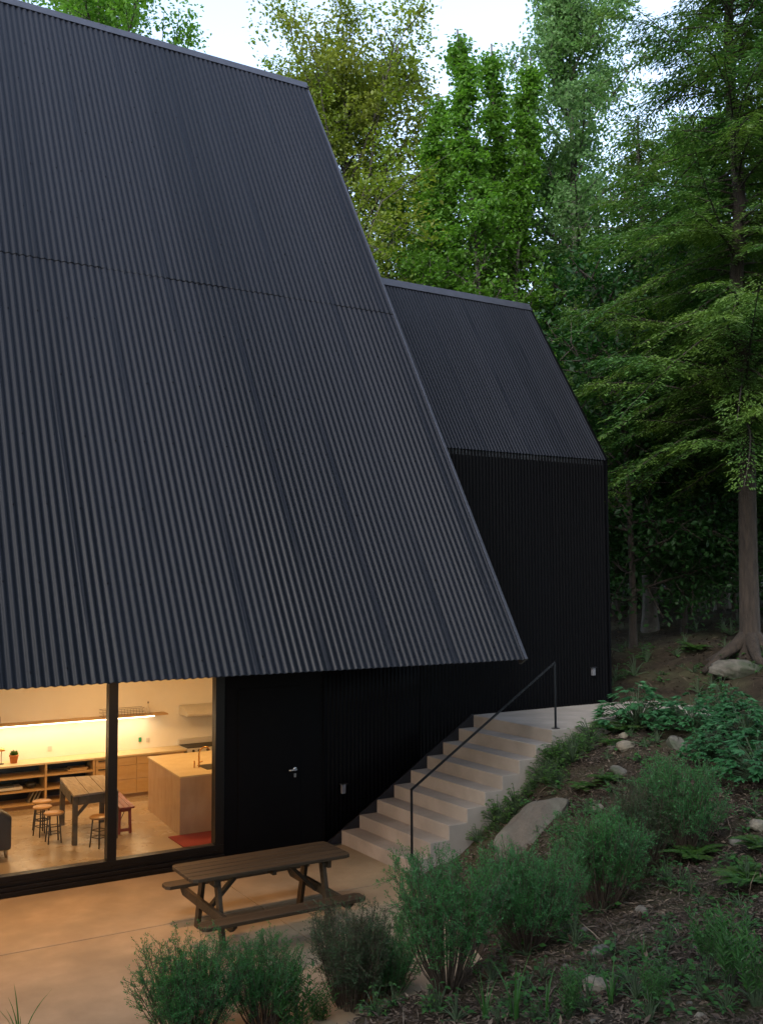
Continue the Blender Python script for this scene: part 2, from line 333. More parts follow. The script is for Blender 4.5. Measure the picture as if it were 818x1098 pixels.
# ------------------------------------------------------------------ concrete stair with handrail
XS, T, RS, WS = 6.4516, .2749, .17, 1.762
st = empty('concrete_stair', (XS, -1, 0), 'pale cast concrete stair of nine steps climbing along the black wall', 'stairs')
for k in range(9):
    b = MB()
    x0 = XS + k * T; x1 = XS + (k + 1) * T if k < 8 else 12.3
    if k < 8: b.box(x0, x1 + .0, -WS, -.05, -.1, (k + 1) * RS)
    if k < 8: b.build('step', M['conc'], st, bev=.006)
ld = MB(); x0 = XS + 8 * T
ld.prism([(x0, -.012), (x0, -WS), (11.2, -WS), (11.9, -1.95), (12.6, -2.2), (13.0, -1.5), (12.6, -.4), (11.5, -.012)], 'z', 1.2, 9 * RS)
tag(ld.build('path', M['conc'], None, bev=.008), kind='structure')
b = MB(); b.prism([(6.19, .002), (XS + .3, .002), (XS + 8 * T - .004, 1.2), (XS + 8 * T - .004, 9 * RS + .012), (XS + 8 * T - .02, 9 * RS + .012)], 'y', -.048, -.022)
b.build('wall_stringer', M['darktrim'], st)
hr = empty('handrail', (6.51, -1.69, RS), 'thin black steel handrail following the stair from the first step to the landing', 'handrail')
b = MB(); b.bar((6.51, -1.69, RS), (6.51, -1.69, .995), .011, .029, (1, 0, 0)); b.build('post', M['blacksteel'], hr)
b = MB(); b.bar((8.78, -1.69, 9 * RS), (8.78, -1.69, 2.385), .011, .029, (1, 0, 0)); b.build('post', M['blacksteel'], hr)
b = MB(); b.bar((6.50, -1.69, .98), (8.785, -1.69, 2.40), .011, .029, (0, 0, 1)); b.build('top_rail', M['blacksteel'], hr)
for (px, pz) in ((6.51, RS), (8.78, 9 * RS)):
    b = MB(); b.box(px - .04, px + .04, -1.73, -1.65, pz, pz + .008); b.build('foot_plate', M['blacksteel'], hr)

# ------------------------------------------------------------------ corrugated cladding
PER = .0815; AMP = .0098; PW = .0616
def corrugated(name, X0, X1, P0, P1, nrm, amp, mat, parent, rows=24, seg=8, sheet_w=10, lap=None, wob=.0015, saw=.003, seed=0, cut=None, per=None):
    """a run of sine-wave sheets from P0 to P1 (y,z); every tenth wave a sheet laps the next"""
    r = np.random.default_rng(seed)
    per = per or PER; x = np.arange(X0, X1 + 1e-6, per / seg); w = (x - X0) / per; sh = np.floor(w / sheet_w).astype(int); fr = w / sheet_w - sh
    base = amp * np.sin(2 * np.pi * w) + saw * fr
    tilt = r.normal(size=sh.max() + 2) * .002
    base = base + tilt[sh] * np.sin(2 * np.pi * w + 1.0) + .0012 * np.exp(-((fr - .03) / .02) ** 2)
    t = np.sort(np.r_[np.linspace(0, 1, rows), .0008, .9992]) if rows > 5 else np.linspace(0, 1, rows)
    if lap: t = np.sort(np.r_[t, lap - .0022, lap - .0003, lap + .0003, lap + .0022])
    ph = r.uniform(0, 6.28, sh.max() + 2)
    P0 = np.array(P0); P1 = np.array(P1); nrm = np.array(nrm)
    TT, BB = np.meshgrid(t, base, indexing='ij'); _, XG = np.meshgrid(t, x, indexing='ij'); _, SH = np.meshgrid(t, sh, indexing='ij')
    off = BB + wob * np.sin(TT * 14 + ph[SH]) + wob * .7 * np.sin(TT * 31 + 2 * ph[SH] + XG * 1.3)
    if lap: off = off + np.where(TT < lap, 0, 1) * .0 + np.where(TT > lap, .0016, 0)
    Z0 = P0[1] if cut is None else None
    yz = P0[None, None] + (P1 - P0)[None, None] * TT[..., None] + nrm[None, None] * off[..., None]
    if cut is not None:
        bot = cut(XG); yz[..., 1] = bot + (P1[1] - bot) * TT
    V = np.stack([XG, yz[..., 0], yz[..., 1]], 2).reshape(-1, 3)
    o = parent
    off0 = Vector((0, 0, 0))
    while o is not None: off0 += o.location; o = o.parent
    V = V - np.array(off0)[None]
    n = len(x); m = len(t); ii = np.arange(m - 1)[:, None] * n + np.arange(n - 1)[None]
    Q = np.stack([ii, ii + 1, ii + n + 1, ii + n], 2).reshape(-1, 4)
    ob = fastmesh(name, V, Q, mat, parent, True)
    md = ob.modifiers.new('thickness', 'SOLIDIFY'); md.thickness = .0025; md.offset = -1
    return ob

# ------------------------------------------------------------------ main house
XG = 7.5423; YE, ZE, YR, ZR = -2.6053, 2.5494, 3.2009, 12.2031
XL = -6.5
sd = np.array([YR - YE, ZR - ZE]); SL = np.linalg.norm(sd); sd = sd / SL; nf = np.array([-sd[1], sd[0]])
house = empty('gabled_house', (1, 0, 0), 'large black house with a steep corrugated metal roof sweeping low over the lit glass wall', 'house')
NW = int((XG - XL) / PER); XL = XG - .03 - NW * PER
roof = corrugated('roof', XL, XG - .02, (YE, ZE), (YR, ZR), nf, AMP, M['roof'], house, rows=60, seg=10, lap=.503, seed=3, saw=.005)
_a = lambda t, d: (YE + (YR - YE) * t + nf[0] * d, ZE + (ZR - ZE) * t + nf[1] * d)
corrugated('lap_shadow_strip', XL, XG - .02, _a(.5022, .0025), _a(.5036, .0025), nf, AMP, M['blackpanel'], house, rows=2, seg=10, seed=3, saw=.005, wob=.0)  # thin black strip standing in for the shadow line under the sheet lap
YB = 2 * YR - YE
def under(p, d): return (p[0] - nf[0] * d, p[1] - nf[1] * d)
# roof build-up under the sheets, both slopes and the closed gable end
mb = MB()
lo = (YE + sd[0] * .06 - nf[0] * .03, ZE + sd[1] * .06 - nf[1] * .03); top = (YR, ZR - .05)
lo2 = (lo[0] + .22, lo[1] + .01); inn = (YR, ZR - .62)
mb.prism([lo, top, (2 * YR - lo[0], lo[1]), (2 * YR - lo2[0], lo2[1]), inn, lo2], 'x', XL, XG - .03)
mb.build('roof_deck', M['darktrim'], house)
bk = corrugated('rear_roof', XL, XG - .02, (YB, ZE), (YR, ZR), (sd[1], sd[0]), .0115, M['roof'], house, rows=6, seg=4, seed=4)
# ridge cap: a folded flashing, front flange lying on the waves
mb = MB()
def cap(mb, yr, zr, sdv, nfv, drop, x0, x1):
    a = (yr, zr + .028); f = (yr - sdv[0] * drop + nfv[0] * .02, zr - sdv[1] * drop + nfv[1] * .02); f2 = (f[0] - nfv[0] * .018, f[1] - nfv[1] * .018)
    b_ = (2 * yr - f[0], f[1]); b2 = (2 * yr - f2[0], f2[1])
    mb.prism([f2, f, a, b_, b2, (yr, zr - .0)], 'x', x0, x1)
cap(mb, YR, ZR, sd, nf, .16, XL - .02, XG + .02); mb.build('ridge_cap', M['trim'], house, bev=.003)
# verge trim along the sloping end
mb = MB()
def verge(mb, p0, p1, s_, n_, x0, x1, th=.12, out=.016):
    q = [(p0[0] + n_[0] * out, p0[1] + n_[1] * out), (p1[0] + n_[0] * out, p1[1] + n_[1] * out), (p1[0] - n_[0] * th, p1[1] - n_[1] * th), (p0[0] - n_[0] * th, p0[1] - n_[1] * th)]
    mb.prism(q, 'x', x0, x1)
verge(mb, (YE, ZE), (YR, ZR - .03), sd, nf, XG - .018, XG + .025)
mb.build('verge_trim', M['trim'], house, bev=.004)
mb = MB(); verge(mb, (YB, ZE), (YR, ZR - .03), None, (sd[1], sd[0]), XG - .018, XG + .025); mb.build('verge_trim', M['trim'], house, bev=.004)
# roof screws in rows over the purlins
sv = []; sf = []
r_ = np.random.default_rng(5)
tt = np.linspace(.015, .985, 13); K = 6
for ti, t in enumerate(tt):
    ks = np.arange(3 + (ti % 2) * 2, NW, 4)
    for k in ks:
        if r_.random() < .25: continue
        x = XL + (k + .25) * PER; s = t * SL + r_.normal() * .02; y = YE + sd[0] * s + nf[0] * .013; z = ZE + sd[1] * s + nf[1] * .013
        o = len(sv)
        for h_, rr in ((0, .009), (.006, .007)):
            for q in range(K):
                a = 2 * math.pi * q / K; dx = math.cos(a) * rr; ds = math.sin(a) * rr
                sv.append((x + dx, y + sd[0] * ds + nf[0] * h_, z + sd[1] * ds + nf[1] * h_))
        for q in range(K): sf.append((o + q, o + (q + 1) % K, o + K + (q + 1) % K, o + K + q))
        sf.append(tuple(o + K + q for q in range(K)))
mb = MB(); mb.add(sv, sf); sc = mb.build('roof_screw', M['blackpanel'], house); tag(sc, kind='stuff')
# soffit, gable walls, rear wall
mb = MB(); mb.box(XL, XG - .05, YE + .33, -.003, 2.535, 2.55); mb.build('soffit', M['deck'], house)
def zr_at(y): return ZE + (y - YE) / (YR - YE) * (ZR - ZE)
for gx0, gx1 in ((XL + .02, XL + .14), (XG - .16, XG - .04)):
    mb = MB(); ys = [.1, YR, 2 * YR - .1]
    mb.prism([(.06, -.1), (.06, zr_at(.1) - .62), (YR, ZR - .7), (2 * YR - .06, zr_at(.1) - .62), (2 * YR - .06, -.1)], 'x', gx0, gx1); mb.build('gable_wall', M['clad'], house)
mb = MB(); mb.box(XL + .15, XG - .17, 2 * YR - .2, 2 * YR - .06, -.1, 6.4); mb.build('rear_wall', M['clad'], house)
# front wall: glass part, flat door panel part, corrugated part
mb = MB(); mb.box(4.79, 6.2, -.012, .10, 0, 2.532); fw = mb.build('door_surround', M['blackpanel'], house)
mb = MB(); mb.box(4.98, 5.86, -.024, -.013, .05, 2.12); dr = mb.build('door', M['blackpanel'], house, bev=.003)
hd = MB(); hd.tube([(5.775, -.024, 1.04), (5.775, -.075, 1.04), (5.765, -.08, 1.04), (5.665, -.08, 1.04)], .011, 10); hd.lathe([(.026, 0), (.026, .006), (.02, .008)], (0, 0, 0), 16)
# turn the rose so it faces out of the door
n = 16 * 3
hd.v[-n:] = [(5.775 + v[0], -.025 - v[2], 1.04 + v[1]) for v in hd.v[-n:]]
hd.build('handle', M['steel'], dr)
kh = MB(); kh.box(5.76, 5.79, -.032, -.025, .935, .985); kh.build('keyhole', M['steel'], dr, bev=.004)
mb = MB(); mb.box(4.8, 6.2, -.04, -.013, 0, .045); mb.build('door_sill', M['darktrim'], house)
mb = MB(); mb.box(6.2, 7.5, -.002, .10, 0, 2.532); mb.build('wall_core', M['blackpanel'], house)
def stair_cut(X): return np.clip((X - 6.18) / T * RS, .01, 9 * RS)
cw = corrugated('wall_cladding', 6.21, XG + .2, (-.013, 0), (-.013, 2.532), (-1, 0), .008, M['clad'], house, rows=4, seg=8, seed=9, per=PW, cut=stair_cut)
mb = MB(); mb.box(6.195, 6.212, -.03, -.001, 0, 2.532); mb.build('corner_trim', M['clad'], house)
# sliding glass front: outer sill, frames, mullions, panes
win = empty('window', (3, 0, 0)); win.parent = house; win.location = (2, 0, 0)
ML = [(-5.9, -5.79), (-3.05, -2.94), (.15, .26), (3.33, 3.44)]
mb = MB(); mb.box(-6.0, 4.79, -.10, -.0, -.0, .055); mb.box(-6.0, 4.79, -.065, .0, .057, .10); mb.build('sill', M['frame'], win, bev=.003)
mb = MB(); mb.box(-6.0, 4.79, -.03, .10, .102, .215); mb.box(-6.0, 4.79, -.03, .10, 2.42, 2.532)
for a, b_ in ML: mb.box(a, b_, -.028, .098, .215, 2.42)
mb.box(4.672, 4.79, -.03, .10, .215, 2.42); mb.build('window_frame', M['frame'], win, bev=.003)
mb = MB(); mb.box(3.40, 4.70, -.045, -.031, .13, .155); mb.box(-.0, 3.38, -.045, -.031, .13, .155); mb.build('track', M['frame'], win)
edges = [-5.79, -3.05, -2.94, .15, .26, 3.33, 3.44, 4.672]
for i in range(0, 8, 2):
    mb = MB(); mb.box(edges[i], edges[i + 1], .03, .04, .215, 2.42); mb.build('pane', M['glass'], win)
# small outdoor fittings on the wall
for (x, z, lab) in ((6.48, .71, 'small grey wall fitting low on the black wall beside the foot of the stair'), (11.0, 2.04, 'small grey wall fitting on the black wall above the upper landing')):
    e = empty('wall_fitting', (x, -.03, z), lab, 'outlet box', 'grey fittings on the black walls')
    b = MB(); b.box(x - .03, x + .03, -.07, -.024, z - .06, z + .06); b.build('box_body', M['greyplastic'], e, bev=.006)
    b = MB(); b.box(x - .055, x + .055, -.085, -.024, z + .063, z + .072); b.build('hood', M['darktrim'], e)

# ------------------------------------------------------------------ wing
XC = 11.3858; ZE2, YR2, ZR2 = 5.4505, 1.8789, 8.4735
wing = empty('gabled_wing', (9.5, 0, 1.53), 'smaller black corrugated wing with a gabled roof behind the big roof, above the stair landing', 'house')
s2 = np.array([YR2, ZR2 - ZE2]); s2 = s2 / np.linalg.norm(s2); n2 = np.array([-s2[1], s2[0]])
XW0 = XC - .03 - int((XC - 3.8) / PW) * PW
corrugated('roof', XW0, XC - .02, (0 + n2[0] * .02 - s2[0] * .03, ZE2 + n2[1] * .02 - s2[1] * .03), (YR2, ZR2), n2, AMP * .8, M['roof'], wing, rows=24, seg=8, seed=12, per=PW, sheet_w=14)
corrugated('rear_roof', XW0, XC - .02, (2 * YR2, ZE2), (YR2, ZR2), (s2[1], s2[0]), .009, M['roof'], wing, rows=5, seg=4, seed=13, per=PW)
mb = MB(); mb.prism([(.03, ZE2 - .02), (YR2, ZR2 - .05), (2 * YR2 - .03, ZE2 - .02)], 'x', 6.9, XC - .03); mb.build('roof_deck', M['darktrim'], wing)
mb = MB(); cap(mb, YR2, ZR2, s2, n2, .15, XW0, XC + .02); mb.build('ridge_cap', M['trim'], wing, bev=.003)
mb = MB(); verge(mb, (-.02, ZE2 - .02), (YR2, ZR2 - .03), s2, n2, XC - .018, XC + .035, th=.1, out=.018); mb.build('verge_trim', M['clad'], wing, bev=.004)
mb = MB(); verge(mb, (2 * YR2, ZE2), (YR2, ZR2 - .03), None, (s2[1], s2[0]), XC - .018, XC + .035, th=.1, out=.018); mb.build('verge_trim', M['darktrim'], wing, bev=.004)
mb = MB(); mb.box(7.51, XC - .02, .0, .1, 1.0, ZE2 - .03); mb.box(7.51, XC - .02, 2 * YR2 - .1, 2 * YR2, 1.0, ZE2 - .03)
mb.box(XC - .12, XC - .02, .1, 2 * YR2 - .1, 1.0, ZE2 - .03); mb.build('wall_core', M['blackpanel'], wing)
corrugated('wall_cladding', XG + .2, XC - .015, (-.013, 9 * RS + .002), (-.013, ZE2 - .02), (-1, 0), .008, M['clad'], wing, rows=6, seg=8, seed=15, per=PW, cut=lambda X: np.where(X < 8.6, stair_cut(X), 9 * RS + .004))
mb = MB(); mb.box(XC - .02, XC + .02, -.032, .03, 9 * RS + .002, ZE2 - .0); mb.build('corner_trim', M['clad'], wing)
mb = MB(); mb.box(5.9, XC - .03, -.012, -.001, ZE2 - .1, ZE2 - .02); mb.build('eave_trim', M['darktrim'], wing)
# upper cladding of the wing hidden-side behind the main roof
mb = MB(); mb.box(6.9, 7.505, .0, .1, 2.6, ZE2 - .03); mb.build('upper_wall_core', M['blackpanel'], wing)

# ------------------------------------------------------------------ room inside
mb = MB(); mb.box(-6.2, 7.2, .101, 4.9, -.06, 0); mb.build('room_floor', M['floor'], house)
mb = MB(); mb.box(-6.2, 7.2, 4.66, 4.8, 0, 2.466); mb.build('room_wall', M['wall'], house)
mb = MB(); mb.box(7.05, 7.2, .11, 4.658, 0, 2.466); mb.build('room_wall', M['wall'], house)
mb = MB(); mb.box(-6.3, -6.2, .11, 4.8, 0, 2.466); mb.build('room_wall', M['wall'], house)
mb = MB(); mb.box(4.80, 7.05, .104, .16, .002, 2.466); mb.build('room_wall', M['wall'], house)
mb = MB(); mb.box(-6.2, 7.2, .003, 4.9, 2.47, 2.56); mb.build('room_ceiling', M['wall'], house)
# kitchen counter: open shelves on the left, drawers on the right
kc = empty('kitchen_counter', (3.5, 4.4, 0), 'long low kitchen counter with pale worktop, open shelves and plywood drawers along the back wall', 'kitchen counter')
mb = MB(); mb.box(-.5, 5.83, 4.19, 4.655, .665, .695); mb.build('worktop', M['top'], kc, bev=.003)
mb = MB(); mb.box(-.5, 5.8, 4.25, 4.655, 0, .065); mb.build('plinth', M['plyedge'], kc)
mb = MB(); mb.box(-.5, 4.28, 4.20, 4.64, .066, .09); mb.build('bottom_board', M['ply'], kc)
for z in (.27, .48):
    for (a, b_) in ((-.5, 1.1), (1.13, 2.3), (2.33, 3.54), (3.575, 4.28)):
        mb = MB(); mb.box(a, b_, 4.205, 4.63, z, z + .028); mb.build('shelf', M['ply'], kc)
for x in (1.1, 2.3, 3.542, 4.282):
    mb = MB(); mb.box(x, x + .03, 4.20, 4.63, .092, .664); mb.build('divider', M['ply'], kc)
mb = MB(); mb.box(-.5, 4.28, 4.632, 4.652, .09, .664); mb.build('back_panel', M['darkback'], kc)
mb = MB(); mb.box(4.32, 5.80, 4.23, 4.64, .07, .664); mb.build('drawer_carcass', M['plyedge'], kc)
for (x0, x1) in ((4.325, 4.985), (4.99, 5.795)):
    for j, (z0, z1) in enumerate(((.07, .30), (.305, .525), (.53, .66))):
        mb = MB(); mb.box(x0, x1, 4.208, 4.228, z0, z1); d = mb.build('drawer', M['ply'], kc, bev=.002)
        mb = MB(); hx = (x0 + .12) if x0 < 4.9 else (x0 + .32)
        if x0 < 4.9 or j == 2:
            mb.box(hx - .08, hx + .08, 4.19, 4.206, z1 - .035, z1 - .02); mb.build('handle', M['iron'], d)
# shelf contents
cx = empty('stereo', (2.95, 4.4, .30), 'pale flat player unit on the middle shelf of the counter', 'stereo')
mb = MB(); mb.box(2.75, 3.22, 4.24, 4.52, .312, .35); mb.build('unit_body', M['plastic'], cx, bev=.005)
mb = MB(); mb.box(2.8, 3.1, 4.28, 4.48, .352, .375); mb.build('lid', M['greyplastic'], cx, bev=.004)
rb = MB(); rb.lathe([(.05, 0), (.08, .03), (.085, .07), (.06, .09)], (3.36, 4.36, .30), 16); tag(rb.build('bowl', M['iron']), 'small dark bowl on the middle shelf beside the pale player', 'bowl')
for i, (x, lean) in enumerate(((3.30, .09), (3.36, .08), (3.42, .07))):
    b = MB(); b.prism([(x, .093), (x + .022, .093), (x + .022 + lean, .265), (x + lean, .265)], 'y', 4.26, 4.44)
    tag(b.build('book', M['paper'], bev=.002), ['leftmost of three leaning books on the bottom shelf', 'middle one of three leaning books on the bottom shelf', 'rightmost of three leaning books on the bottom shelf'][i], 'book', 'books leaning on the bottom shelf')
b = MB(); b.box(3.9, 4.2, 4.25, 4.5, .51, .53); b.box(3.95, 4.22, 4.26, 4.5, .531, .55); tag(b.build('folded_cloth', M['ply'], bev=.006), 'flat pale folded stack on the top right shelf of the counter', 'folded cloths')
# wall shelf with light strip, and what stands on it
ws = empty('wall_shelf', (3, 4.5, 1.25), 'thin wooden wall shelf with a glowing light strip under its front edge', 'shelf')
mb = MB(); mb.box(-1.0, 5.58, 4.40, 4.657, 1.262, 1.286); mb.build('board', M['ply'], ws, bev=.002)
mb = MB(); mb.box(-.98, 5.35, 4.43, 4.455, 1.248, 1.261); mb.build('light_strip', M['strip'], ws)
vz = empty('glass_bottle', (5.3, 4.52, 1.286), 'slim dark-topped bottle on the wall shelf near its right end', 'bottle')
mb = MB(); mb.lathe([(.025, 0), (.027, .09), (.01, .13), (.009, .17)], (5.27, 4.52, 1.287), 14); mb.build('bottle_body', M['plastic'], vz)
mb = MB(); mb.lathe([(.011, 0), (.011, .03)], (5.27, 4.52, 1.458), 12); mb.build('stopper', M['iron'], vz)
wb = empty('wire_basket', (4.8, 4.5, 1.286), 'pale wire basket resting on the wall shelf left of the bottle', 'basket')
mb = MB()
for x in np.arange(4.5, 5.2, .05): mb.tube([(x, 4.44, 1.29), (x - .01, 4.43, 1.40)], .0025, 4)
for z in (1.292, 1.345, 1.40): mb.tube([(4.49, 4.435, z), (5.18, 4.435, z), (5.19, 4.62, z), (4.48, 4.62, z), (4.49, 4.435, z)], .003, 4)
mb.build('wire_frame', M['greyplastic'], wb)
sp = empty('speaker', (2.87, 4.5, 1.286), 'small rounded grey speaker on the wall shelf at the left edge of the view', 'speaker')
mb = MB(); mb.box(2.80, 2.915, 4.44, 4.58, 1.30, 1.43); mb.build('case', M['greyplastic'], sp, bev=.025)
mb = MB(); mb.box(2.83, 2.89, 4.46, 4.56, 1.287, 1.30); mb.build('foot', M['iron'], sp)
# small things on the worktop
pt = empty('potted_plant', (3.116, 4.42, .695), 'small green succulent in an orange terracotta pot on the worktop', 'potted plant')
mb = MB(); mb.lathe([(.05, 0), (.065, .1), (.072, .1), (.072, .125), (.06, .125), (.055, .11)], (3.116, 4.42, .696), 20); mb.build('pot', M['terracotta'], pt)
nn = 160; d = rdir(nn, .8); c = np.array([[0, 0, .12]]) + d * rng.uniform(.0, .03, (nn, 1)); leaves('foliage', c, d, rdir(nn), .06, .022, M['L_pot'], pt)
lp = empty('desk_lamp', (2.925, 4.42, .695), 'small lamp with a dark stem and a brass dome shade on the worktop', 'lamp')
mb = MB(); mb.lathe([(.045, 0), (.045, .008), (.006, .012), (.006, .2)], (2.93, 4.42, .696), 16); mb.build('stem', M['iron'], lp)
mb = MB(); mb.lathe([(.055, 0), (.045, .03), (.02, .05), (.005, .055)], (2.93, 4.42, .895), 20); mb.build('lamp_shade', M['brass'], lp)
b = MB(); b.box(5.155, 5.205, 4.645, 4.659, .81, .885); tag(b.build('wall_tag', M['green'], bev=.003), 'small green plate on the white wall under the shelf', 'switch plate')
for x, lab in ((5.315, 'white socket plate on the white wall just right of the green plate'), (3.71, 'white socket plate on the white wall above the open shelves')):
    b = MB(); b.box(x - .03, x + .03, 4.648, 4.659, .795, .87); tag(b.build('socket_plate', M['plastic'], bev=.003), lab, 'socket plate')
# cooker and hood
ck = empty('cooker', (6.25, 4.4, 0), 'white enamel cooker with black knobs at the right end of the counter', 'cooker')
mb = MB(); mb.box(5.84, 6.75, 4.2, 4.64, 0, .70); mb.build('cooker_body', M['plastic'], ck, bev=.006)
mb = MB(); mb.box(5.85, 6.74, 4.2, 4.62, .701, .715); mb.build('hob', M['iron'], ck)
mb = MB(); mb.box(5.84, 6.75, 4.58, 4.655, .716, .80); mb.build('splashback', M['plastic'], ck, bev=.004)
for x in (5.95, 6.05, 6.2, 6.4, 6.55):
    mb = MB(); mb.lathe([(.022, 0), (.02, .025)], (0, 0, 0), 12); mb.v = [(x + v[0], 4.199 - v[2], .655 + v[1]) for v in mb.v]; mb.build('knob', M['iron'], ck)
hood = empty('range_hood', (6.3, 4.5, 1.25), 'white sloping range hood on the back wall above the cooker', 'range hood')
mb = MB(); mb.prism([(4.655, 1.22), (4.22, 1.22), (4.2, 1.27), (4.46, 1.36), (4.655, 1.38)], 'x', 5.85, 6.8); mb.build('hood_body', M['plastic'], hood, bev=.012)
# island
il = empty('kitchen_island', (5.6, 2.3, 0), 'large pale wooden kitchen island with a thin light worktop behind the right pane', 'kitchen island')
mb = MB(); mb.prism([(4.755, 1.485), (6.6, 1.485), (6.6, 3.25), (4.875, 3.25)], 'z', .0, .775); mb.build('island_body', M['islandwood'], il, bev=.003)
mb = MB(); mb.prism([(4.745, 1.47), (6.62, 1.47), (6.62, 3.27), (4.865, 3.27)], 'z', .776, .80); tp = mb.build('worktop', M['top'], il, bev=.003)
mb = MB(); mb.box(5.25, 5.8, 1.75, 2.15, .8005, .806); mb.build('sink', M['iron'], il)
fx, fy = 5.22, 2.0
mb = MB(); mb.tube([(fx, fy, .80), (fx, fy, 1.0), (fx + .02, fy, 1.05), (fx + .07, fy, 1.085), (fx + .13, fy, 1.08), (fx + .16, fy, 1.03)], .012, 10); mb.tube([(fx - .07, fy, .80), (fx - .07, fy, .90)], .011, 8); fc = mb.build('faucet', M['brass'], il)
mb = MB(); mb.tube([(fx, fy, .87), (fx + .05, fy - .02, .885)], .008, 8); mb.build('lever', M['brass'], fc)
b = MB(); b.box(4.585, 6.3, .78, 1.468, .002, .012); tag(b.build('rug', M['redrug']), 'red rug on the floor in front of the kitchen island', 'rug')
# worn work table
wt = empty('work_table', (3.75, 2.3, 0), 'weathered plank work table with grey green painted legs behind the glass', 'table')
A_ = [(3.36, 1.69), (3.98, 1.76), (4.09, 2.9), (3.49, 3.02)]
def lerp(a, b_, t): return (a[0] + (b_[0] - a[0]) * t, a[1] + (b_[1] - a[1]) * t)
for k in range(3):
    t0 = k / 3 + (.008 if k else 0); t1 = (k + 1) / 3 - .004
    q = [lerp(A_[0], A_[1], t0), lerp(A_[0], A_[1], t1), lerp(A_[3], A_[2], t1), lerp(A_[3], A_[2], t0)]
    mb = MB(); mb.prism(q, 'z', .64, .665); mb.build('top_board', M['oldwood'], wt, bev=.003)
cen = (sum(a[0] for a in A_) / 4, sum(a[1] for a in A_) / 4)
legs = [lerp(a, cen, .10) for a in A_]
for l in legs:
    mb = MB(); mb.box(l[0] - .032, l[0] + .032, l[1] - .032, l[1] + .032, 0, .638); mb.build('leg', M['oldpaint'], wt, bev=.003)
for i in range(4):
    a, b_ = legs[i], legs[(i + 1) % 4]; mb = MB(); a2 = lerp(a, b_, .06); b2 = lerp(b_, a, .06)
    sh_ = (0, -.02) if i == 0 else (0, 0)
    mb.bar((a2[0] + (-.034 if i == 3 else 0), a2[1] - (.034 if i == 0 else 0), .58), (b2[0] + (-.034 if i == 3 else 0), b2[1] - (.034 if i == 0 else 0), .58), .02, .11); mb.build('apron', M['oldpaint'], wt)
for i, t in ((0, .3), (1, .3)):
    a, b_ = legs[i], legs[1 - i]; e = lerp(a, b_, t); mb = MB(); mb.bar((a[0], a[1], .36), (e[0], e[1], .53), .025, .04); mb.build('brace', M['oldpaint'], wt)
# stools
def make_stool(loc, label):
    s = empty('stool', loc, label, 'stool', 'round wooden stools at the work table')
    mb = MB(); mb.lathe([(.0, 0), (.12, .0), (.13, .006), (.13, .022), (.122, .03), (.0, .03)], (0, 0, .372), 28); mb.build('seat', M['stoolwood'], s, world=False)
    for k in range(4):
        a = math.pi / 4 + k * math.pi / 2; mb = MB(); mb.tube([(math.cos(a) * .085, math.sin(a) * .085, .371), (math.cos(a) * .12, math.sin(a) * .12, 0)], .0095, 8); mb.build('leg', M['iron'], s, world=False)
    for z, rr in ((.13, .108), (.22, .1)):
        mb = MB(); mb.tube([(math.cos(math.pi / 4 + k * math.pi / 2) * rr, math.sin(math.pi / 4 + k * math.pi / 2) * rr, z) for k in range(5)], .006, 6); mb.build('stretcher', M['iron'], s, world=False)
    return s
s0 = make_stool((3.19, 2.05, 0), 'front one of the three bunched stools left of the work table')
for (x, y, rz, lab) in ((3.14, 2.50, .3, 'middle one of the three bunched stools left of the work table'), (3.21, 2.86, .7, 'rearmost of the three bunched stools left of the work table'), (3.655, 1.5, .5, 'lone stool in front of the work table beside the window mullion')):
    c = copy_tree(s0); c.location = (x, y, 0); c.rotation_euler.z = rz; c['label'] = lab
# red bench
rbn = empty('bench', (4.2, 2.4, 0), 'narrow red painted plank bench at the right end of the work table', 'bench')
for k, x in enumerate((4.055, 4.125, 4.195)):
    mb = MB(); mb.prism([(x + .0, 1.94), (x + .066, 1.94), (x + .066 + .1, 3.0), (x + .1, 3.0)], 'z', .345, .37); mb.build('seat_board', M['redwood'], rbn, bev=.003)
for (yy, dx) in ((2.0, 0), (2.9, .09)):
    for x in (4.06, 4.22):
        mb = MB(); mb.bar((x + dx, yy, 0), (x + dx + (.012 if x < 4.1 else -.012), yy, .344), .035, .035, (0, 1, 0)); mb.build('leg', M['redwood'], rbn)
    mb = MB(); mb.bar((4.06 + dx, yy, .05), (4.22 + dx, yy, .05), .02, .04); mb.bar((4.06 + dx, yy, .32), (4.23 + dx, yy, .32), .02, .04); mb.build('crosspiece', M['redwood'], rbn)
mb = MB(); mb.tube([(4.14, 2.02, .3), (4.2, 2.45, .05)], .006, 6); mb.build('tie_rod', M['iron'], rbn)
# dark armchair at the left edge
sf = empty('armchair', (2.1, 1.9, 0), 'black leather armchair on wooden feet at the left edge of the room', 'armchair')
mb = MB(); mb.prism([(1.5, .1), (2.56, .1), (2.56, .52), (2.44, .60), (1.5, .60)], 'y', 1.55, 1.75); mb.build('arm', M['blackfab'], sf, bev=.03)
mb = MB(); mb.prism([(1.5, .1), (2.56, .1), (2.56, .52), (2.44, .60), (1.5, .60)], 'y', 2.35, 2.55); mb.build('arm', M['blackfab'], sf, bev=.03)
mb = MB(); mb.box(1.5, 2.54, 1.76, 2.34, .1, .36); mb.build('seat', M['blackfab'], sf, bev=.03)
mb = MB(); mb.box(1.35, 1.49, 1.6, 2.5, .1, .8); mb.build('backrest', M['blackfab'], sf, bev=.04)
for (x, y) in ((2.5, 1.62), (2.5, 2.48), (1.5, 1.62), (1.5, 2.48)):
    mb = MB(); mb.tube([(x, y, .1), (x + .01, y, 0)], [.03, .018], 10); mb.build('leg', M['stoolwood'], sf)
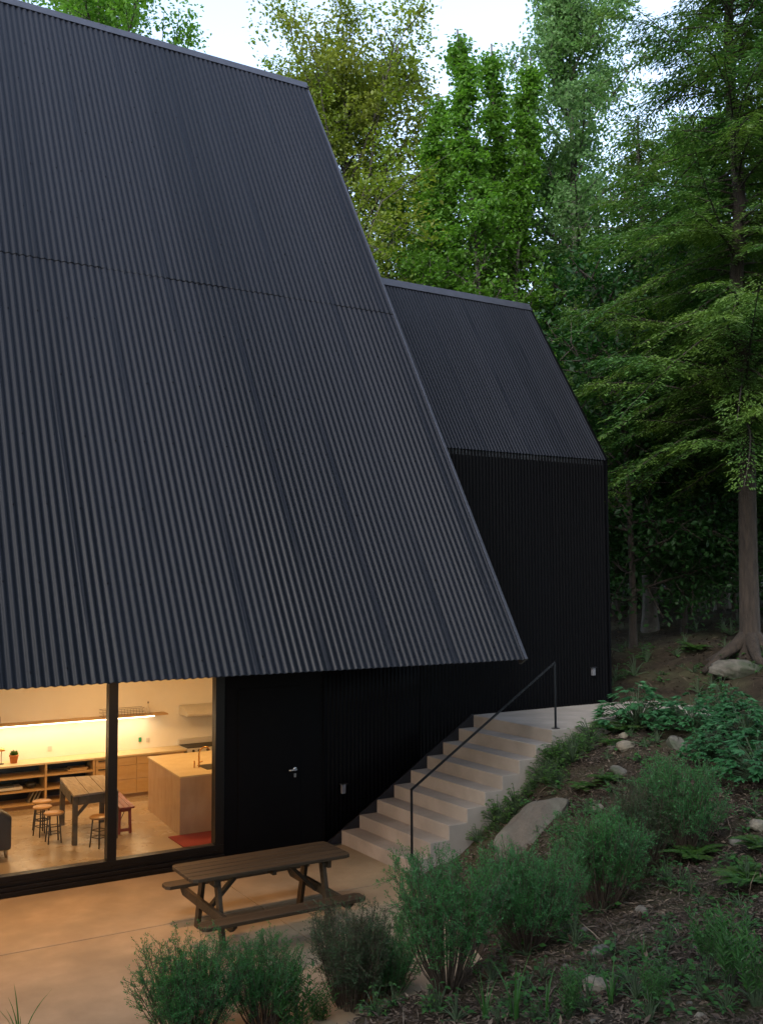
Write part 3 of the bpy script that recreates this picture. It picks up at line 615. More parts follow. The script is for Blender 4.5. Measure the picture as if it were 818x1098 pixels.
# unseen ceiling fittings, added to carry the room's warm light 
for i, (x, y) in enumerate(((-3, 2.2), (0, 2.2), (2.6, 2.2), (4.4, 3.2), (5.9, 2.2))):
    c = empty('added_ceiling_lamp', (x, y, 2.468), 'unseen round ceiling lamp added to light the kitchen room', 'ceiling lamp', 'unseen ceiling lamps added to light the room')
    mb = MB(); mb.lathe([(.16, 0), (.16, -.03), (.14, -.035)], (x, y, 2.468), 24); mb.build('added_lamp_body', M['plastic'], c)
    ld_ = bpy.data.lights.new('added_ceiling_light', 'AREA'); ld_.shape = 'DISK'; ld_.size = .34; ld_.energy = 8.6; ld_.color = (1, .54, .21)
    lo_ = bpy.data.objects.new('added_ceiling_light', ld_); col.objects.link(lo_); lo_.location = (0, 0, -.045); lo_.parent = c
ll = bpy.data.lights.new('shelf_light', 'AREA'); ll.shape = 'RECTANGLE'; ll.size = 6.2; ll.size_y = .03; ll.energy = 7; ll.color = (1, .7, .42)
lo_ = bpy.data.objects.new('shelf_light', ll); col.objects.link(lo_); lo_.parent = ws; lo_.location = (2.2 - 3, 4.45 - 4.5, 1.24 - 1.25)

# downlights set in the soffit over the patio
for i, x in enumerate((-4.8, -2.8, -.8, 1.2, 3.2)):
    c = empty('soffit_lamp', (x, -1.1, 2.535), 'small round downlight in the soffit over the patio', 'downlight', 'downlights in the soffit')
    mb = MB(); mb.lathe([(.06, 0), (.06, -.012), (.045, -.014)], (x, -1.1, 2.534), 20); mb.build('lamp_ring', M['trim'], c)
    ld_ = bpy.data.lights.new('soffit_light', 'AREA'); ld_.shape = 'DISK'; ld_.size = .16; ld_.energy = 17; ld_.color = (1, .5, .19)
    lo_ = bpy.data.objects.new('soffit_light', ld_); col.objects.link(lo_); lo_.location = (0, 0, -.02); lo_.parent = c

# ------------------------------------------------------------------ picnic table
pc = empty('picnic_table', (4.26, -2.43, 0), 'dark stained wooden picnic table with two attached benches on the patio', 'picnic table')
x0, x1, yc, zt = 3.37, 5.10, -2.43, .672
w5 = .124
for k in range(5):
    y0 = yc - .31 + k * w5; mb = MB()
    r0 = .05 if k in (0, 4) else 0
    if k == 0: poly = [(x0 + .07, y0), (x1 - .07, y0), (x1 - .02, y0 + .02), (x1, y0 + .07), (x1, y0 + w5 - .008), (x0, y0 + w5 - .008), (x0, y0 + .07), (x0 + .02, y0 + .02)]
    elif k == 4: poly = [(x0, y0), (x1, y0), (x1, y0 + .06), (x1 - .02, y0 + .1), (x1 - .06, y0 + w5 - .006), (x0 + .06, y0 + w5 - .006), (x0 + .02, y0 + .1), (x0, y0 + .06)]
    else: poly = [(x0, y0), (x1, y0), (x1, y0 + w5 - .008), (x0, y0 + w5 - .008)]
    mb.prism(poly, 'z', zt - .035, zt); mb.build('top_board', M['tablewood'], pc, bev=.004)
for (ya, yb, xa, xb) in ((yc - .80, yc - .60, 3.30, 5.0), (yc + .55, yc + .74, 3.42, 5.07)):
    mb = MB(); c_ = .04; mb.prism([(xa + c_, ya), (xb - c_, ya), (xb, ya + c_), (xb, yb - c_), (xb - c_, yb), (xa + c_, yb), (xa, yb - c_), (xa, ya + c_)], 'z', .345, .38); mb.build('bench_board', M['tablewood'], pc, bev=.004)
for x in (3.63, 4.86):
    mb = MB(); mb.box(x - .02, x + .02, yc - .27, yc + .27, zt - .115, zt - .037); mb.build('top_bearer', M['tablewood'], pc, bev=.003)
    mb = MB(); mb.prism([(yc - .74, .343), (yc + .70, .343), (yc + .70, .31), (yc + .62, .255), (yc - .66, .255), (yc - .74, .31)], 'x', x - .02, x + .02); mb.build('bench_bearer', M['tablewood'], pc, bev=.003)
    for s in (-1, 1):
        mb = MB(); xx = x + .042 * (1 if x < 4 else -1)
        mb.prism([(yc + s * .13, zt - .037), (yc + s * .22, zt - .037), (yc + s * .39, 0), (yc + s * .30, 0)], 'x', xx - .02, xx + .02); mb.build('leg', M['tablewood'], pc, bev=.003)
    mb = MB(); sx = 1 if x < 4 else -1; mb.bar((x + sx * .03, yc, .28), (x + sx * .38, yc, zt - .05), .06, .035); mb.build('brace', M['tablewood'], pc)
mb = MB(); mb.box(4.22, 4.26, yc - .28, yc + .28, zt - .09, zt - .037); mb.build('middle_cleat', M['tablewood'], pc)

exec_foliage = True
# ------------------------------------------------------------------ trees
def crown_skeleton(H, base, rad, nl, seed, tr, lean=(0, 0), shape='round', up=.5, nsub=7, twig=.9):
    r = np.random.default_rng(seed); mb = MB(); tips = []
    n = 9; pts = []; w = r.normal(size=2) * .25
    for i in range(n + 1):
        t = i / n; pts.append(Vector((lean[0] * t + w[0] * math.sin(t * 4), lean[1] * t + w[1] * math.sin(t * 3.3 + 1), H * .96 * t)))
    mb.tube([pts[0] - Vector((0, 0, .4))] + pts, [tr * 1.5] + [tr * (1.25 if i == 0 else 1) * (1 - .88 * i / n) + .012 for i in range(n + 1)], 9)
    def P(t): f = t * n; i = min(int(f), n - 1); return pts[i].lerp(pts[i + 1], f - i)
    for j in range(nl):
        t = base + (.97 - base) * (j + r.uniform(-.3, .3)) / nl; t = min(max(t, base), .985); u = (t - base) / (1 - base)
        if shape == 'round': L = rad * (.35 + .9 * math.sin(math.pi * min(1, .12 + .86 * u)) ** .8) * .85
        elif shape == 'spire': L = rad * (1.05 - .85 * u)
        elif shape == 'fan': L = rad * (.4 + .6 * u) if u < .8 else rad * .75
        else: L = rad
        L *= r.uniform(.7, 1.15); a = j * 2.39996 + r.uniform(-.5, .5); el = r.uniform(.1, .5) + up * u
        d = Vector((math.cos(a) * math.cos(el), math.sin(a) * math.cos(el), math.sin(el))); p = P(t); seg = [p]; m = 5
        for i in range(m):
            d = (d + Vector(r.normal(size=3) * .14) + Vector((0, 0, .06 * up))).normalized(); p = p + d * L / m; seg.append(p)
            for q in range(nsub if i else 2):
                sd_ = (d * .6 + Vector(unit(r.normal(size=3))) * .9).normalized(); ls = L * r.uniform(.16, .34) * (1 - .35 * i / m) * twig + .2
                a0 = seg[-2].lerp(seg[-1], r.random()); e = a0 + sd_ * ls
                if q < 3: mb.tube([a0, e], [.012 + .1 * tr * .3, .006], 4, False)
                for s in (.45, .75, 1.): tips.append(a0.lerp(e, s))
        mb.tube(seg, [tr * .34 * (1 - .6 * u) * (1 - i / (m + .6)) + .008 for i in range(m + 1)], 6, False)
    return mb, np.array([tuple(t) for t in tips])
def deciduous(name, H, base, rad, nl, seed, tr, mat, bark, nleaf, size, spread=.3, shape='round', up=.5, nsub=7, lean=(0, 0), droop=.0, twig=.9):
    root = empty(name, (0, 0, 0)); mb, tips = crown_skeleton(H, base, rad, nl, seed, tr, lean, shape, up, nsub, twig); mb.build('trunk', bark, root, world=False, recalc=False)
    r = np.random.default_rng(seed + 99); k = r.integers(0, len(tips), nleaf); dens = r.random(len(tips)) ** 1.6; k = k[r.random(nleaf) < .12 + .88 * dens[k]]
    C = tips[k] + r.normal(size=(len(k), 3)) * spread * np.array([1, 1, .6]); D = unit(r.normal(size=(len(k), 3)) * np.array([1, 1, .55]) + np.array([0, 0, -.35 - droop])); Nn = unit(r.normal(size=(len(k), 3)) * .55 + np.array([0, 0, 1.2]))
    s = size * r.uniform(.6, 1.25, len(k)); leaves('crown', C, D, Nn, s, s * .62, mat, root, curl=.06); return root
def conifer(name, H, z0, rad, seed, tr, mat, bark, nb=90, droop=.35, size=.14, dens=1., roots=False):
    r = np.random.default_rng(seed); root = empty(name, (0, 0, 0)); mb = MB(); pts = [Vector((r.normal() * .04, r.normal() * .04, H * i / 12)) for i in range(13)]
    mb.tube([Vector((0, 0, -.4)), Vector((0, 0, .0)), Vector((0, 0, .35))] + pts[1:], [tr * 1.7, tr * 1.45, tr * 1.1] + [tr * (1 - .93 * i / 12) + .01 for i in range(1, 13)], 14)
    if roots:
        for a in (2.6, 3.4, 4.3, 5.2, .3, 1.3):
            mb.tube([(0, 0, .42), (math.cos(a) * .26, math.sin(a) * .26, .16), (math.cos(a) * .55, math.sin(a) * .55, -.02), (math.cos(a + .2) * .95, math.sin(a + .2) * .95, -.25)], [.12, .11, .08, .04], 8)
    C = []; D = []; NN = []
    for j in range(nb):
        u = (j + r.random()) / nb; z = z0 + (H - z0) * u; L = (rad * (1 - u) ** .75 + .35) * r.uniform(.4, 1.15); a = j * 2.39996 + r.normal() * .4
        d0 = np.array([math.cos(a), math.sin(a), 0]); side = np.array([-d0[1], d0[0], 0]); el = .3 - droop * (1 - u) * .5 + r.normal() * .3; m = 8; pl = []
        bend = r.normal() * .15
        for i in range(m + 1):
            s = i / m; pl.append(np.array([0, 0, z]) + d0 * L * s + side * L * bend * s * s + np.array([0, 0, L * (el * s - droop * .7 * s * s)]))
        mb.tube([tuple(p) for p in pl], [max(.006, tr * .2 * (1 - u * .7) * (1 - i / (m + .4))) for i in range(m + 1)], 5, False)
        nt_ = max(6, int(L / .085 * dens))
        for q in range(nt_):
            s = .06 + .94 * (q + r.random()) / nt_; f = s * m; i = min(int(f), m - 1); p = pl[i] * (1 - f + i) + pl[i + 1] * (f - i)
            sg = 1 if q % 2 else -1; tl = (.16 + .42 * L * .36 * (1 - abs(s - .45))) * r.uniform(.6, 1.2); td = unit(d0 * .75 + side * sg * .8 + np.array([0, 0, -.1 - droop * .5 + r.normal() * .12]))
            k = max(3, int(tl / (size * .42)))
            for w in range(k):
                e = p + td * tl * (w + .5) / k + r.normal(size=3) * .02 + np.array([0, 0, -.1 * tl * ((w + .5) / k) ** 2])
                sg2 = 1 if w % 2 else -1
                C.append(e); D.append(td * .8 + np.cross(td, [0, 0, 1]) * sg2 * .7 + np.array([0, 0, -.25]) + r.normal(size=3) * .1); NN.append(np.array([0, 0, 1]) + r.normal(size=3) * .35)
    mb.build('trunk', bark, root, world=False, recalc=False)
    s = size * r.uniform(.7, 1.3, len(C)); leaves('crown', np.array(C), np.array(D), np.array(NN), s, s * .3, mat, root, curl=.04); return root
def place(src, p, rz, sc, label=None, cat='tree', group=None, first=False):
    c = src if first else copy_tree(src)
    c.location = p; c.rotation_euler = (0, 0, rz); c.scale = (sc, sc, sc)
    return tag(c, label, cat, group)

maple = deciduous('maple_tree', 17.5, .14, 5.9, 62, 21, .2, M['L_maple'], M['barkpale'], 240000, .14, spread=.19, shape='round', up=.6, nsub=9, twig=1.15)
place(maple, grnd(366, 27), .4, .9, 'broad maple with yellow green and rusty leaves rising behind the big roof', first=True)
leftt = deciduous('deciduous_tree', 19, .3, 4.2, 30, 31, .2, M['L_green'], M['barkpale'], 110000, .14, spread=.18)
place(leftt, grnd(95, 30), 1, 1.1, 'bright green tree crown showing over the ridge at the top left', first=True)
sap = deciduous('slender_tree', 15, .28, 1.5, 28, 41, .08, M['L_green'], M['barkpale'], 34000, .12, spread=.12, shape='spire', up=1.5, nsub=4, twig=1.0)
spx = [(455, 27, .93, 'slender upright tree against the right flank of the maple'), (487, 27, .95, 'slender upright tree a little behind the two leftmost ones'), (522, 28, .97, 'slender upright tree behind the tallest spire'), (552, 28, .9, 'slender upright tree between the tallest spire and the wing ridge end'), (468, 25, .98, 'slender upright tree next to the maple, leftmost spire above the wing'), (505, 24, 1.06, 'slender upright tree with thin trunk in the middle of the wing ridge'), (537, 26, 1.08, 'slender upright tree, tallest spire above the wing ridge'), (566, 25, 1.02, 'slender upright tree right of the wing ridge end')]
for i, (px, D, s, lab) in enumerate(spx): place(sap, grnd(px, D), i * 1.7, s, lab, group='slender trees above the wing', first=i == 0)
pop = deciduous('pale_tree', 19, .3, 3.4, 34, 51, .17, M['L_pale'], M['barkpale'], 130000, .13, spread=.16, shape='round', up=.9, droop=.5)
place(pop, grnd(622, 27), .3, .95, 'tall airy tree with pale green drooping leaves right of the wing', first=True)
hem = conifer('hemlock_tree', 19, 3.5, 3.1, 61, .16, M['L_conifer'], M['bark'], nb=430, roots=True, dens=2.3, size=.09)
place(hem, Vector((14.14, -.54, h1(14.14, -.54))), 1.4, 1, 'large hemlock with bare reddish brown trunk and spreading roots at the right edge', first=True)
hem2 = conifer('hemlock_tree', 11.5, 3.2, 2.5, 67, .15, M['L_conifer'], M['barkpale'], nb=320, dens=1.8, size=.12)
place(hem2, grnd(694, 21.5), 2.3, 1.0, 'hemlock with a straight grey trunk left of the large one', first=True)
place(hem, grnd(845, 23), 2.5, .95, 'hemlock half cut off by the right edge of the view')
place(hem2, grnd(755, 25), 3.5, 1.1, 'hemlock standing behind and between the two nearer hemlocks')
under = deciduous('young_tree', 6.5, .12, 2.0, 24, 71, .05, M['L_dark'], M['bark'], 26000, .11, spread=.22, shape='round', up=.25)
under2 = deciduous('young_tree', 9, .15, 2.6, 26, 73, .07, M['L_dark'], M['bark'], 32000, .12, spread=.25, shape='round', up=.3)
LABW = 'tree standing in the dark wood behind the nearer trees'; GW = 'trees of the dark wood'
LABY = 'young leafy tree low in the dark wood'; GY = 'young trees under the wood'
r_ = np.random.default_rng(17); first_u = [True, True]
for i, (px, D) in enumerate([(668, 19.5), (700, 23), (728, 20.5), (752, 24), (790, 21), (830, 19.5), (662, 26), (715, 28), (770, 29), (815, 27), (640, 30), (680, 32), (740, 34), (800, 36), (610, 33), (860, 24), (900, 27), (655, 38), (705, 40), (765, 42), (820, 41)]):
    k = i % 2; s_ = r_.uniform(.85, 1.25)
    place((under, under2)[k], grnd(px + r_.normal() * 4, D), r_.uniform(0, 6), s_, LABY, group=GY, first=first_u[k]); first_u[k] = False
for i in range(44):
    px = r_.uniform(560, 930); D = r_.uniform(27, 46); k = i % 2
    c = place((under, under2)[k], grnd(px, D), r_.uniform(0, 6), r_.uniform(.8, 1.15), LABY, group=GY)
bgt = [(600, 33, 1, .6), (655, 35, 3, .8), (715, 34, 2, .7), (790, 36, 2, .8), (470, 36, 0, .5), (436, 30, 0, .68), (600, 29, 0, .7), (775, 26, 0, .72), (735, 27, 3, .9), (660, 28, 3, .85), (410, 38, 0, .6), (545, 37, 1, .5), (640, 24, 3, .75), (850, 33, 3, .9), (900, 26, 2, .9), (960, 24, 0, .9), (250, 40, 0, .55), (-60, 36, 0, .7), (-140, 34, 1, .8)]
for i, (px, D, k, s_) in enumerate(bgt):
    c = place((leftt, pop, hem, hem2)[k], grnd(px, D), i * 1.9, s_, LABW, group=GW); c.name = 'forest_tree'
# the wood behind and beside the viewer, which shades the slope
for i, (x, y) in enumerate([(-12, -8), (-16, -3), (-9, -12.5), (-18, -9), (-20, 3), (-13, -14), (-6, -15), (14, -10.5), (15, -15), (8, -14), (3, -17), (-3, -18), (-9, -16), (20, -5), (24, -1), (-14, -12), (12, -17), (6, -20), (-6, -23), (18, -13), (0, -25)]):
    c = place((hem, leftt, hem2, leftt)[i % 4], Vector((x, y, h1(x, y))), i * 1.3, .9, 'tree standing on the slope behind the viewer', group='trees behind the viewer'); c.name = 'slope_tree'

# ------------------------------------------------------------------ shrubs by the patio
def shrub(name, H, W, ns, seed, nleaf=9000, lf=.03, mat=None):
    r = np.random.default_rng(seed); root = empty(name, (0, 0, 0)); mb = MB(); C = []; D = []
    for i in range(ns):
        a = r.uniform(0, 6.283); rr = math.sqrt(r.random()); d = np.array([math.cos(a), math.sin(a), 0]) * rr; b0 = d * .07
        hh = H * r.uniform(.72, 1.04) * (1 - .12 * rr * rr); spread = W * .5; pl = []
        j1 = r.normal(size=3) * .03
        for s in (0, .3, .6, 1): pl.append(b0 + d * spread * (s ** .75) * .95 + j1 * s + np.array([0, 0, hh * s]))
        mb.tube([tuple(p) for p in pl], [.0045, .004, .003, .0015], 4, False)
        for q in range(9):   # side sprigs in the upper part
            s = r.uniform(.38, 1.02); k = s * 3 if s < .6 else 2 + (s - .6) / .4; 
            f = np.interp(s, [0, .3, .6, 1], [0, 1, 2, 3]); i0 = min(int(f), 2); p = pl[i0] * (1 - f + i0) + pl[i0 + 1] * (f - i0)
            td = unit(r.normal(size=3) * .6 + np.array([0, 0, .9]) + d * .4); tl = r.uniform(.06, .17); mb.tube([tuple(p), tuple(p + td * tl)], [.002, .001], 3, False)
            for w in range(6): C.append(p + td * tl * (w + .6) / 6); D.append(td)
    C = np.array(C); D = np.array(D); k = r.integers(0, len(C), nleaf); C2 = C[k] + r.normal(size=(nleaf, 3)) * .008; D2 = unit(D[k] * .9 + r.normal(size=(nleaf, 3)) * .55)
    mb.build('stems', M['twig'], root, world=False, recalc=False)
    s = lf * r.uniform(.6, 1.3, nleaf); leaves('foliage', C2, D2, rdir(nleaf), s, s * .3, mat or M['L_shrub'], root); return root
sh1 = shrub('shrub', .82, .84, 140, 1, 46000, .019); sh2 = shrub('shrub', .92, .74, 120, 2, 38000, .019); sh3 = shrub('shrub', .75, .66, 110, 3, 30000, .019); sh4 = shrub('shrub', .9, .6, 120, 9, 28000, .019, M['L_shrub_grey'])
SHR = [(sh1, 205, 1128, 0, .95, 'wide bushy shrub at the bottom left in front of the picnic table'), (sh2, 284, 1112, 2, .80, 'upright shrub joined to the wide bushy one, just left of the picnic bench leg'),
       (sh4, 377, 1092, 1, 1.0, 'dark twiggy shrub below the end of the picnic bench'), (sh1, 412, 1075, 2.2, .72, 'low shrub squeezed between the dark twiggy one and the tall one at the stair foot'),
       (sh2, 480, 1062, 3, 1.08, 'tall feathery shrub hiding the foot of the stair'), (sh1, 565, 1022, 4, 1.0, 'full round shrub in front of the pale boulder'),
       (sh3, 643, 978, .5, 1.18, 'dense shrub behind the two lone stones'), (sh4, 690, 936, 2.5, .98, 'upper shrub with bare stems left of its twin'), (sh3, 737, 915, 4.4, 1.15, 'topmost shrub with long bare stems on the bank')]
seen = set()
for (src, px, py, rz, s, lab) in SHR:
    f_ = src.name not in seen; seen.add(src.name); place(src, at(px, min(py, 1128)) - Vector((0, 0, .02)), rz, s, lab, 'shrub', 'fine leaved shrubs in a row up the bank', first=f_)

# ------------------------------------------------------------------ broad-leaf perennials, ferns, weeds
def leafy(name, H, W, n, seed, mat, size, lobes=3):
    r = np.random.default_rng(seed); root = empty(name, (0, 0, 0)); mb = MB(); C = []; D = []; NN = []; S = []
    for i in range(n):
        a = r.uniform(0, 6.283); rr = math.sqrt(r.random()); e = np.array([math.cos(a) * rr * W / 2, math.sin(a) * rr * W / 2, H * (1.05 - .7 * rr * rr) * r.uniform(.3, 1.05)])
        mid = e * np.array([.45, .45, .6]); mb.tube([(e[0] * .08, e[1] * .08, 0), tuple(mid), tuple(e)], [.006, .005, .003], 4, False)
        out = unit(np.array([e[0], e[1], .02])); sz = size * r.uniform(.7, 1.2)
        for q in range(lobes):
            an = (q - (lobes - 1) / 2) * 1.5 / max(1, lobes - 1) * 1.2; c, s = math.cos(an), math.sin(an)
            dd = np.array([out[0] * c - out[1] * s, out[0] * s + out[1] * c, r.uniform(-.45, .1)]); C.append(e); D.append(dd); NN.append(np.array([0, 0, 1]) + r.normal(size=3) * .3); S.append(sz * (1 - .25 * abs(an)))
    mb.build('stems', M['stemgreen'], root, world=False, recalc=False); S = np.array(S)
    leaves('foliage', np.array(C), np.array(D), np.array(NN), S, S * (.42 if lobes > 1 else .7), mat, root, curl=.05); return root
peony = leafy('leafy_perennial', .5, .95, 150, 5, M['L_peony'], .13, 5)
PE = [(684, 782, 1.15, 'leafy perennial with lobed leaves at the corner of the black wing'), (742, 785, .9, 'lobed perennial behind the topmost shrub'), (778, 772, .9, 'lobed perennial at the back of the bed near the boulder'), (800, 800, 1.0, 'lobed perennial in the middle of the bed at the right edge'), (815, 840, 1.0, 'lobed perennial lowest at the right edge'), (762, 815, .7, 'smaller lobed perennial at the front of the bed'), (722, 782, .5, 'small lobed perennial covering the end of the path')]
for i, (px, py, s, lab) in enumerate(PE): place(peony, beside(at(px, py)), i * 1.9, s, lab, 'plant', 'lobed perennials beside the path', first=i == 0)
def fern(seed, nf=11, L=.5):
    r = np.random.default_rng(seed); root = empty('fern', (0, 0, 0)); mb = MB(); C = []; D = []; NN = []; S = []
    for i in range(nf):
        a = i * 2.39996; d0 = np.array([math.cos(a), math.sin(a), 0]); side = np.array([-d0[1], d0[0], 0]); ll_ = L * r.uniform(.7, 1.1); el = r.uniform(.75, 1.25); pl = []
        for k in range(7): s = k / 6; pl.append(d0 * ll_ * s * math.cos(el * (1 - .6 * s)) + np.array([0, 0, ll_ * (s * math.sin(el) - .55 * s * s)]))
        mb.tube([tuple(p) for p in pl], [.003] * 6 + [.001], 3, False)
        for k in range(26):
            s = .12 + .88 * k / 26; f = s * 6; i0 = min(int(f), 5); p = pl[i0] * (1 - f + i0) + pl[i0 + 1] * (f - i0); t = unit(pl[i0 + 1] - pl[i0])
            for sg in (-1, 1): C.append(p); D.append(side * sg + t * .35); NN.append([0, 0, 1] + r.normal(size=3) * .2); S.append(.1 * L / .5 * math.sin(math.pi * min(1, s * .85 + .15)) ** .7 + .01)
    mb.build('stems', M['stemgreen'], root, world=False, recalc=False); S = np.array(S); leaves('fronds', np.array(C), np.array(D), np.array(NN), S, S * .34, M['L_fern'], root); return root
fn = fern(8)
FE = [(612, 785, 1.0), (576, 806, .7), (540, 850, .6), (640, 782, .7), (655, 800, .5), (745, 925, .7), (800, 950, .8), (744, 700, .9), (815, 915, .7), (650, 840, .6), (626, 850, .55)]
r_ = np.random.default_rng(31); BP = []
for i in range(34):   # the strip of low plants along the open side of the stair
    t = r_.random(); BP.append((496 + 132 * t + r_.normal() * 12, 910 - 120 * t + abs(r_.normal()) * 14, r_.uniform(.35, 1.1)))
for i, (px, py, s) in enumerate(FE): place(fn, beside(at(px, py)), i * 1.1, s, 'green fern growing on the bank beside the stair' if px < 660 else 'green fern on the dark ground right of the shrubs', 'fern', 'ferns on the bank by the stair' if px < 660 else 'ferns on the right of the slope', first=i == 0)
bpl = leafy('bank_plant', .34, .42, 60, 14, M['L_fern'], .055, 3)
for i, (px, py, s) in enumerate(BP): place(bpl, beside(at(px, py)), i * 1.3, s, 'bushy small leaved green plant spilling over the stair edge', 'plant', 'small leaved plants along the open edge of the stair', first=i == 0)
weed = [leafy('weed', .16, .3, 16, 11, M['L_weed'], .07, 1), leafy('weed', .22, .26, 20, 12, M['L_weed'], .05, 3)]
def herb(seed, H=.6, n=16, spread=.22, lf=.09):
    r = np.random.default_rng(seed); root = empty('tall_herb', (0, 0, 0)); mb = MB(); C = []; D = []
    for i in range(n):
        a = r.uniform(0, 6.28); rr = r.random(); d = np.array([math.cos(a), math.sin(a), 0]); h = H * r.uniform(.6, 1.05); p0 = d * .05 * rr; p1 = p0 + d * spread * rr + np.array([0, 0, h]); mb.tube([tuple(p0), tuple(p0 * .5 + p1 * .5 + d * -.02), tuple(p1)], [.004, .003, .001], 4, False)
        for k in range(26): s = .25 + .75 * k / 26; C.append(p0 * (1 - s) + p1 * s); b_ = k * 2.4; D.append([math.cos(b_), math.sin(b_), .75])
    mb.build('stems', M['stemgreen'], root, world=False, recalc=False); C = np.array(C); s = lf * r.uniform(.6, 1.1, len(C)); leaves('foliage', C, np.array(D), np.tile([0, 0, 1.], (len(C), 1)) + r.normal(size=(len(C), 3)) * .3, s, s * .22, M['L_weed'], root, curl=.08); return root
hb = herb(4)
for i, (px, py, s, lab) in enumerate([(318, 1120, .95, 'tall narrow leaved herb between the shrubs below the picnic table'), (342, 1105, .6, 'small narrow leaved herb left of the dark twiggy shrub'), (780, 1062, .8, 'bushy narrow leaved herb at the lower right'), (812, 1085, .7, 'narrow leaved herb in the bottom right corner'), (700, 1085, .5, 'short narrow leaved herb at the bottom between the blades'), (610, 1096, .55, 'narrow leaved herb at the bottom edge below the stones'), (760, 1040, .6, 'narrow leaved herb up the slope from the bushy one'), (430, 1010, .5, 'narrow leaved herb in the gap at the patio edge')]):
    place(hb, at(px, min(py, 1125)), i * 2., s, lab, 'herb', 'narrow leaved herbs', first=i == 0)
def tuft(seed, n=14, H=.4):
    r = np.random.default_rng(seed); V = []; Q = []
    for i in range(n):
        a = r.uniform(0, 6.28); d = np.array([math.cos(a), math.sin(a), 0]); sd_ = np.array([-d[1], d[0], 0]); L = H * r.uniform(.5, 1.1); bend = r.uniform(.15, .6); w = r.uniform(.004, .009); o = len(V)
        for k in range(6):
            s = k / 5; p = d * (.02 + L * bend * s * s) + np.array([0, 0, L * (s - .25 * bend * s * s)]); ww = w * (1 - s) ** .6 + .0004; V += [p - sd_ * ww, p + sd_ * ww]
        for k in range(5): Q.append((o + 2 * k, o + 2 * k + 1, o + 2 * k + 3, o + 2 * k + 2))
    return fastmesh('grass_tuft', np.array(V), np.array(Q), M['L_weed'])
tf = tuft(3)
for i, (px, py, s, lab) in enumerate([(552, 1096, 1.1, 'clump of long grass blades at the bottom centre'), (520, 1094, .8, 'short grass clump left of the long bladed one'), (655, 1078, .8, 'grass clump beside the pale upright stone'), (22, 1127, 1.15, 'long grass blades rising at the bottom left corner'), (690, 1030, .5, 'thin grass clump right of the two stones'), (585, 1092, .8, 'grass clump right of the long bladed one')]):
    c = place(tf, at(px, py), i * 1.3, s, lab, 'grass clump', 'long grass clumps', first=i == 0)
r_ = np.random.default_rng(23); fw_ = [True, True]; cnt = 0
while cnt < 190:
    px = r_.uniform(395, 818); py = r_.uniform(700, 1098)
    if py < 770 and px < 655: continue
    if px < 520 and py < 960: continue
    p = at(px, py)
    if (p.y > -1.95 and p.x < 12.2) or p.x < 3.2 or (p.y > -4.6 and p.x < 6.3): continue
    k = cnt % 2; place(weed[k], p, r_.uniform(0, 6), r_.uniform(.45, 1.05), 'small green weed on the brown slope', 'weed', 'small weeds on the slope', first=fw_[k]); fw_[k] = False; cnt += 1
# loose cover: mulch chips, dead leaves
def scatter(n, x0, x1, y0, y1, seed, name, mat, l0, l1, asp, keep):
    r = np.random.default_rng(seed); x = r.uniform(x0, x1, n); y = r.uniform(y0, y1, n); k = keep(x, y); x, y = x[k], y[k]; z = hgt(x, y) + .006
    D = np.stack([r.normal(size=len(x)), r.normal(size=len(x)), r.normal(size=len(x)) * .3], 1); Nn = np.stack([r.normal(size=len(x)) * .4, r.normal(size=len(x)) * .4, np.ones(len(x))], 1)
    s = r.uniform(l0, l1, len(x)); o = leaves(name, np.stack([x, y, z], 1), D, Nn, s, s * asp, mat, None, curl=.1); tag(o, 'loose ' + name.replace('_', ' ') + ' covering the bank', name.replace('_', ' '), kind='stuff'); return o
def bank(x, y): return ~(((x < 6.45 - np.clip((-1.8 - y) * .33, 0, 2) + .05) & (y > patio_edge(x) - .05)) | ((x < 12.3) & (y > -1.9)))
scatter(60000, 2, 9.5, -8.5, -1.8, 5, 'wood_chips', M['chip'], .015, .05, .3, bank)
scatter(26000, 2.5, 24, -8.5, 9, 6, 'leaf_litter', M['litter'], .03, .08, .6, lambda x, y: bank(x, y) & ~((x < 11.6) & (y > -.1)))
scatter(9000, 5.5, 13, -7, -1.8, 9, 'ground_cover', M['L_weed'], .02, .05, .6, lambda x, y: bank(x, y) & (_vn(x, y, 1.3) > .08))

scatter(5000, 2.5, 20, -8.5, 4, 12, 'fallen_twigs', M['twigs'], .08, .3, .035, lambda x, y: bank(x, y) & ~((x < 11.6) & (y > -.1)))
scatter(14000, 2.5, 9.5, -8.5, -1.9, 13, 'bark_mulch', M['chip'], .04, .09, .35, bank)
# ------------------------------------------------------------------ stones
def stone(name, p, dims, rz, seed, mat, label, group=None, tilt=(0, 0), flat=1.):
    import bmesh
    r = np.random.default_rng(seed); bm = bmesh.new(); bmesh.ops.create_icosphere(bm, subdivisions=4, radius=1)
    ns = [(unit(r.normal(size=3)), r.uniform(.62, .95)) for _ in range(11)]
    for v in bm.verts:
        q = np.array(v.co); f = 1.
        for nrm_, c in ns:
            dt = q @ nrm_
            if dt > c: q = q - nrm_ * (dt - c) * .85
        w = 1 + .05 * math.sin(q[0] * 7 + seed) * math.sin(q[1] * 6 + 1) + .03 * math.sin(q[2] * 15 + q[0] * 11)
        v.co = Vector((q[0] * dims[0], q[1] * dims[1], q[2] * dims[2])) * w
    me = bpy.data.meshes.new(name); bm.to_mesh(me); bm.free(); me.polygons.foreach_set('use_smooth', [True] * len(me.polygons)); me.materials.append(mat)
    o = bpy.data.objects.new(name, me); col.objects.link(o); o.location = p; o.rotation_euler = (tilt[0], tilt[1], rz); return tag(o, label, 'rock', group)
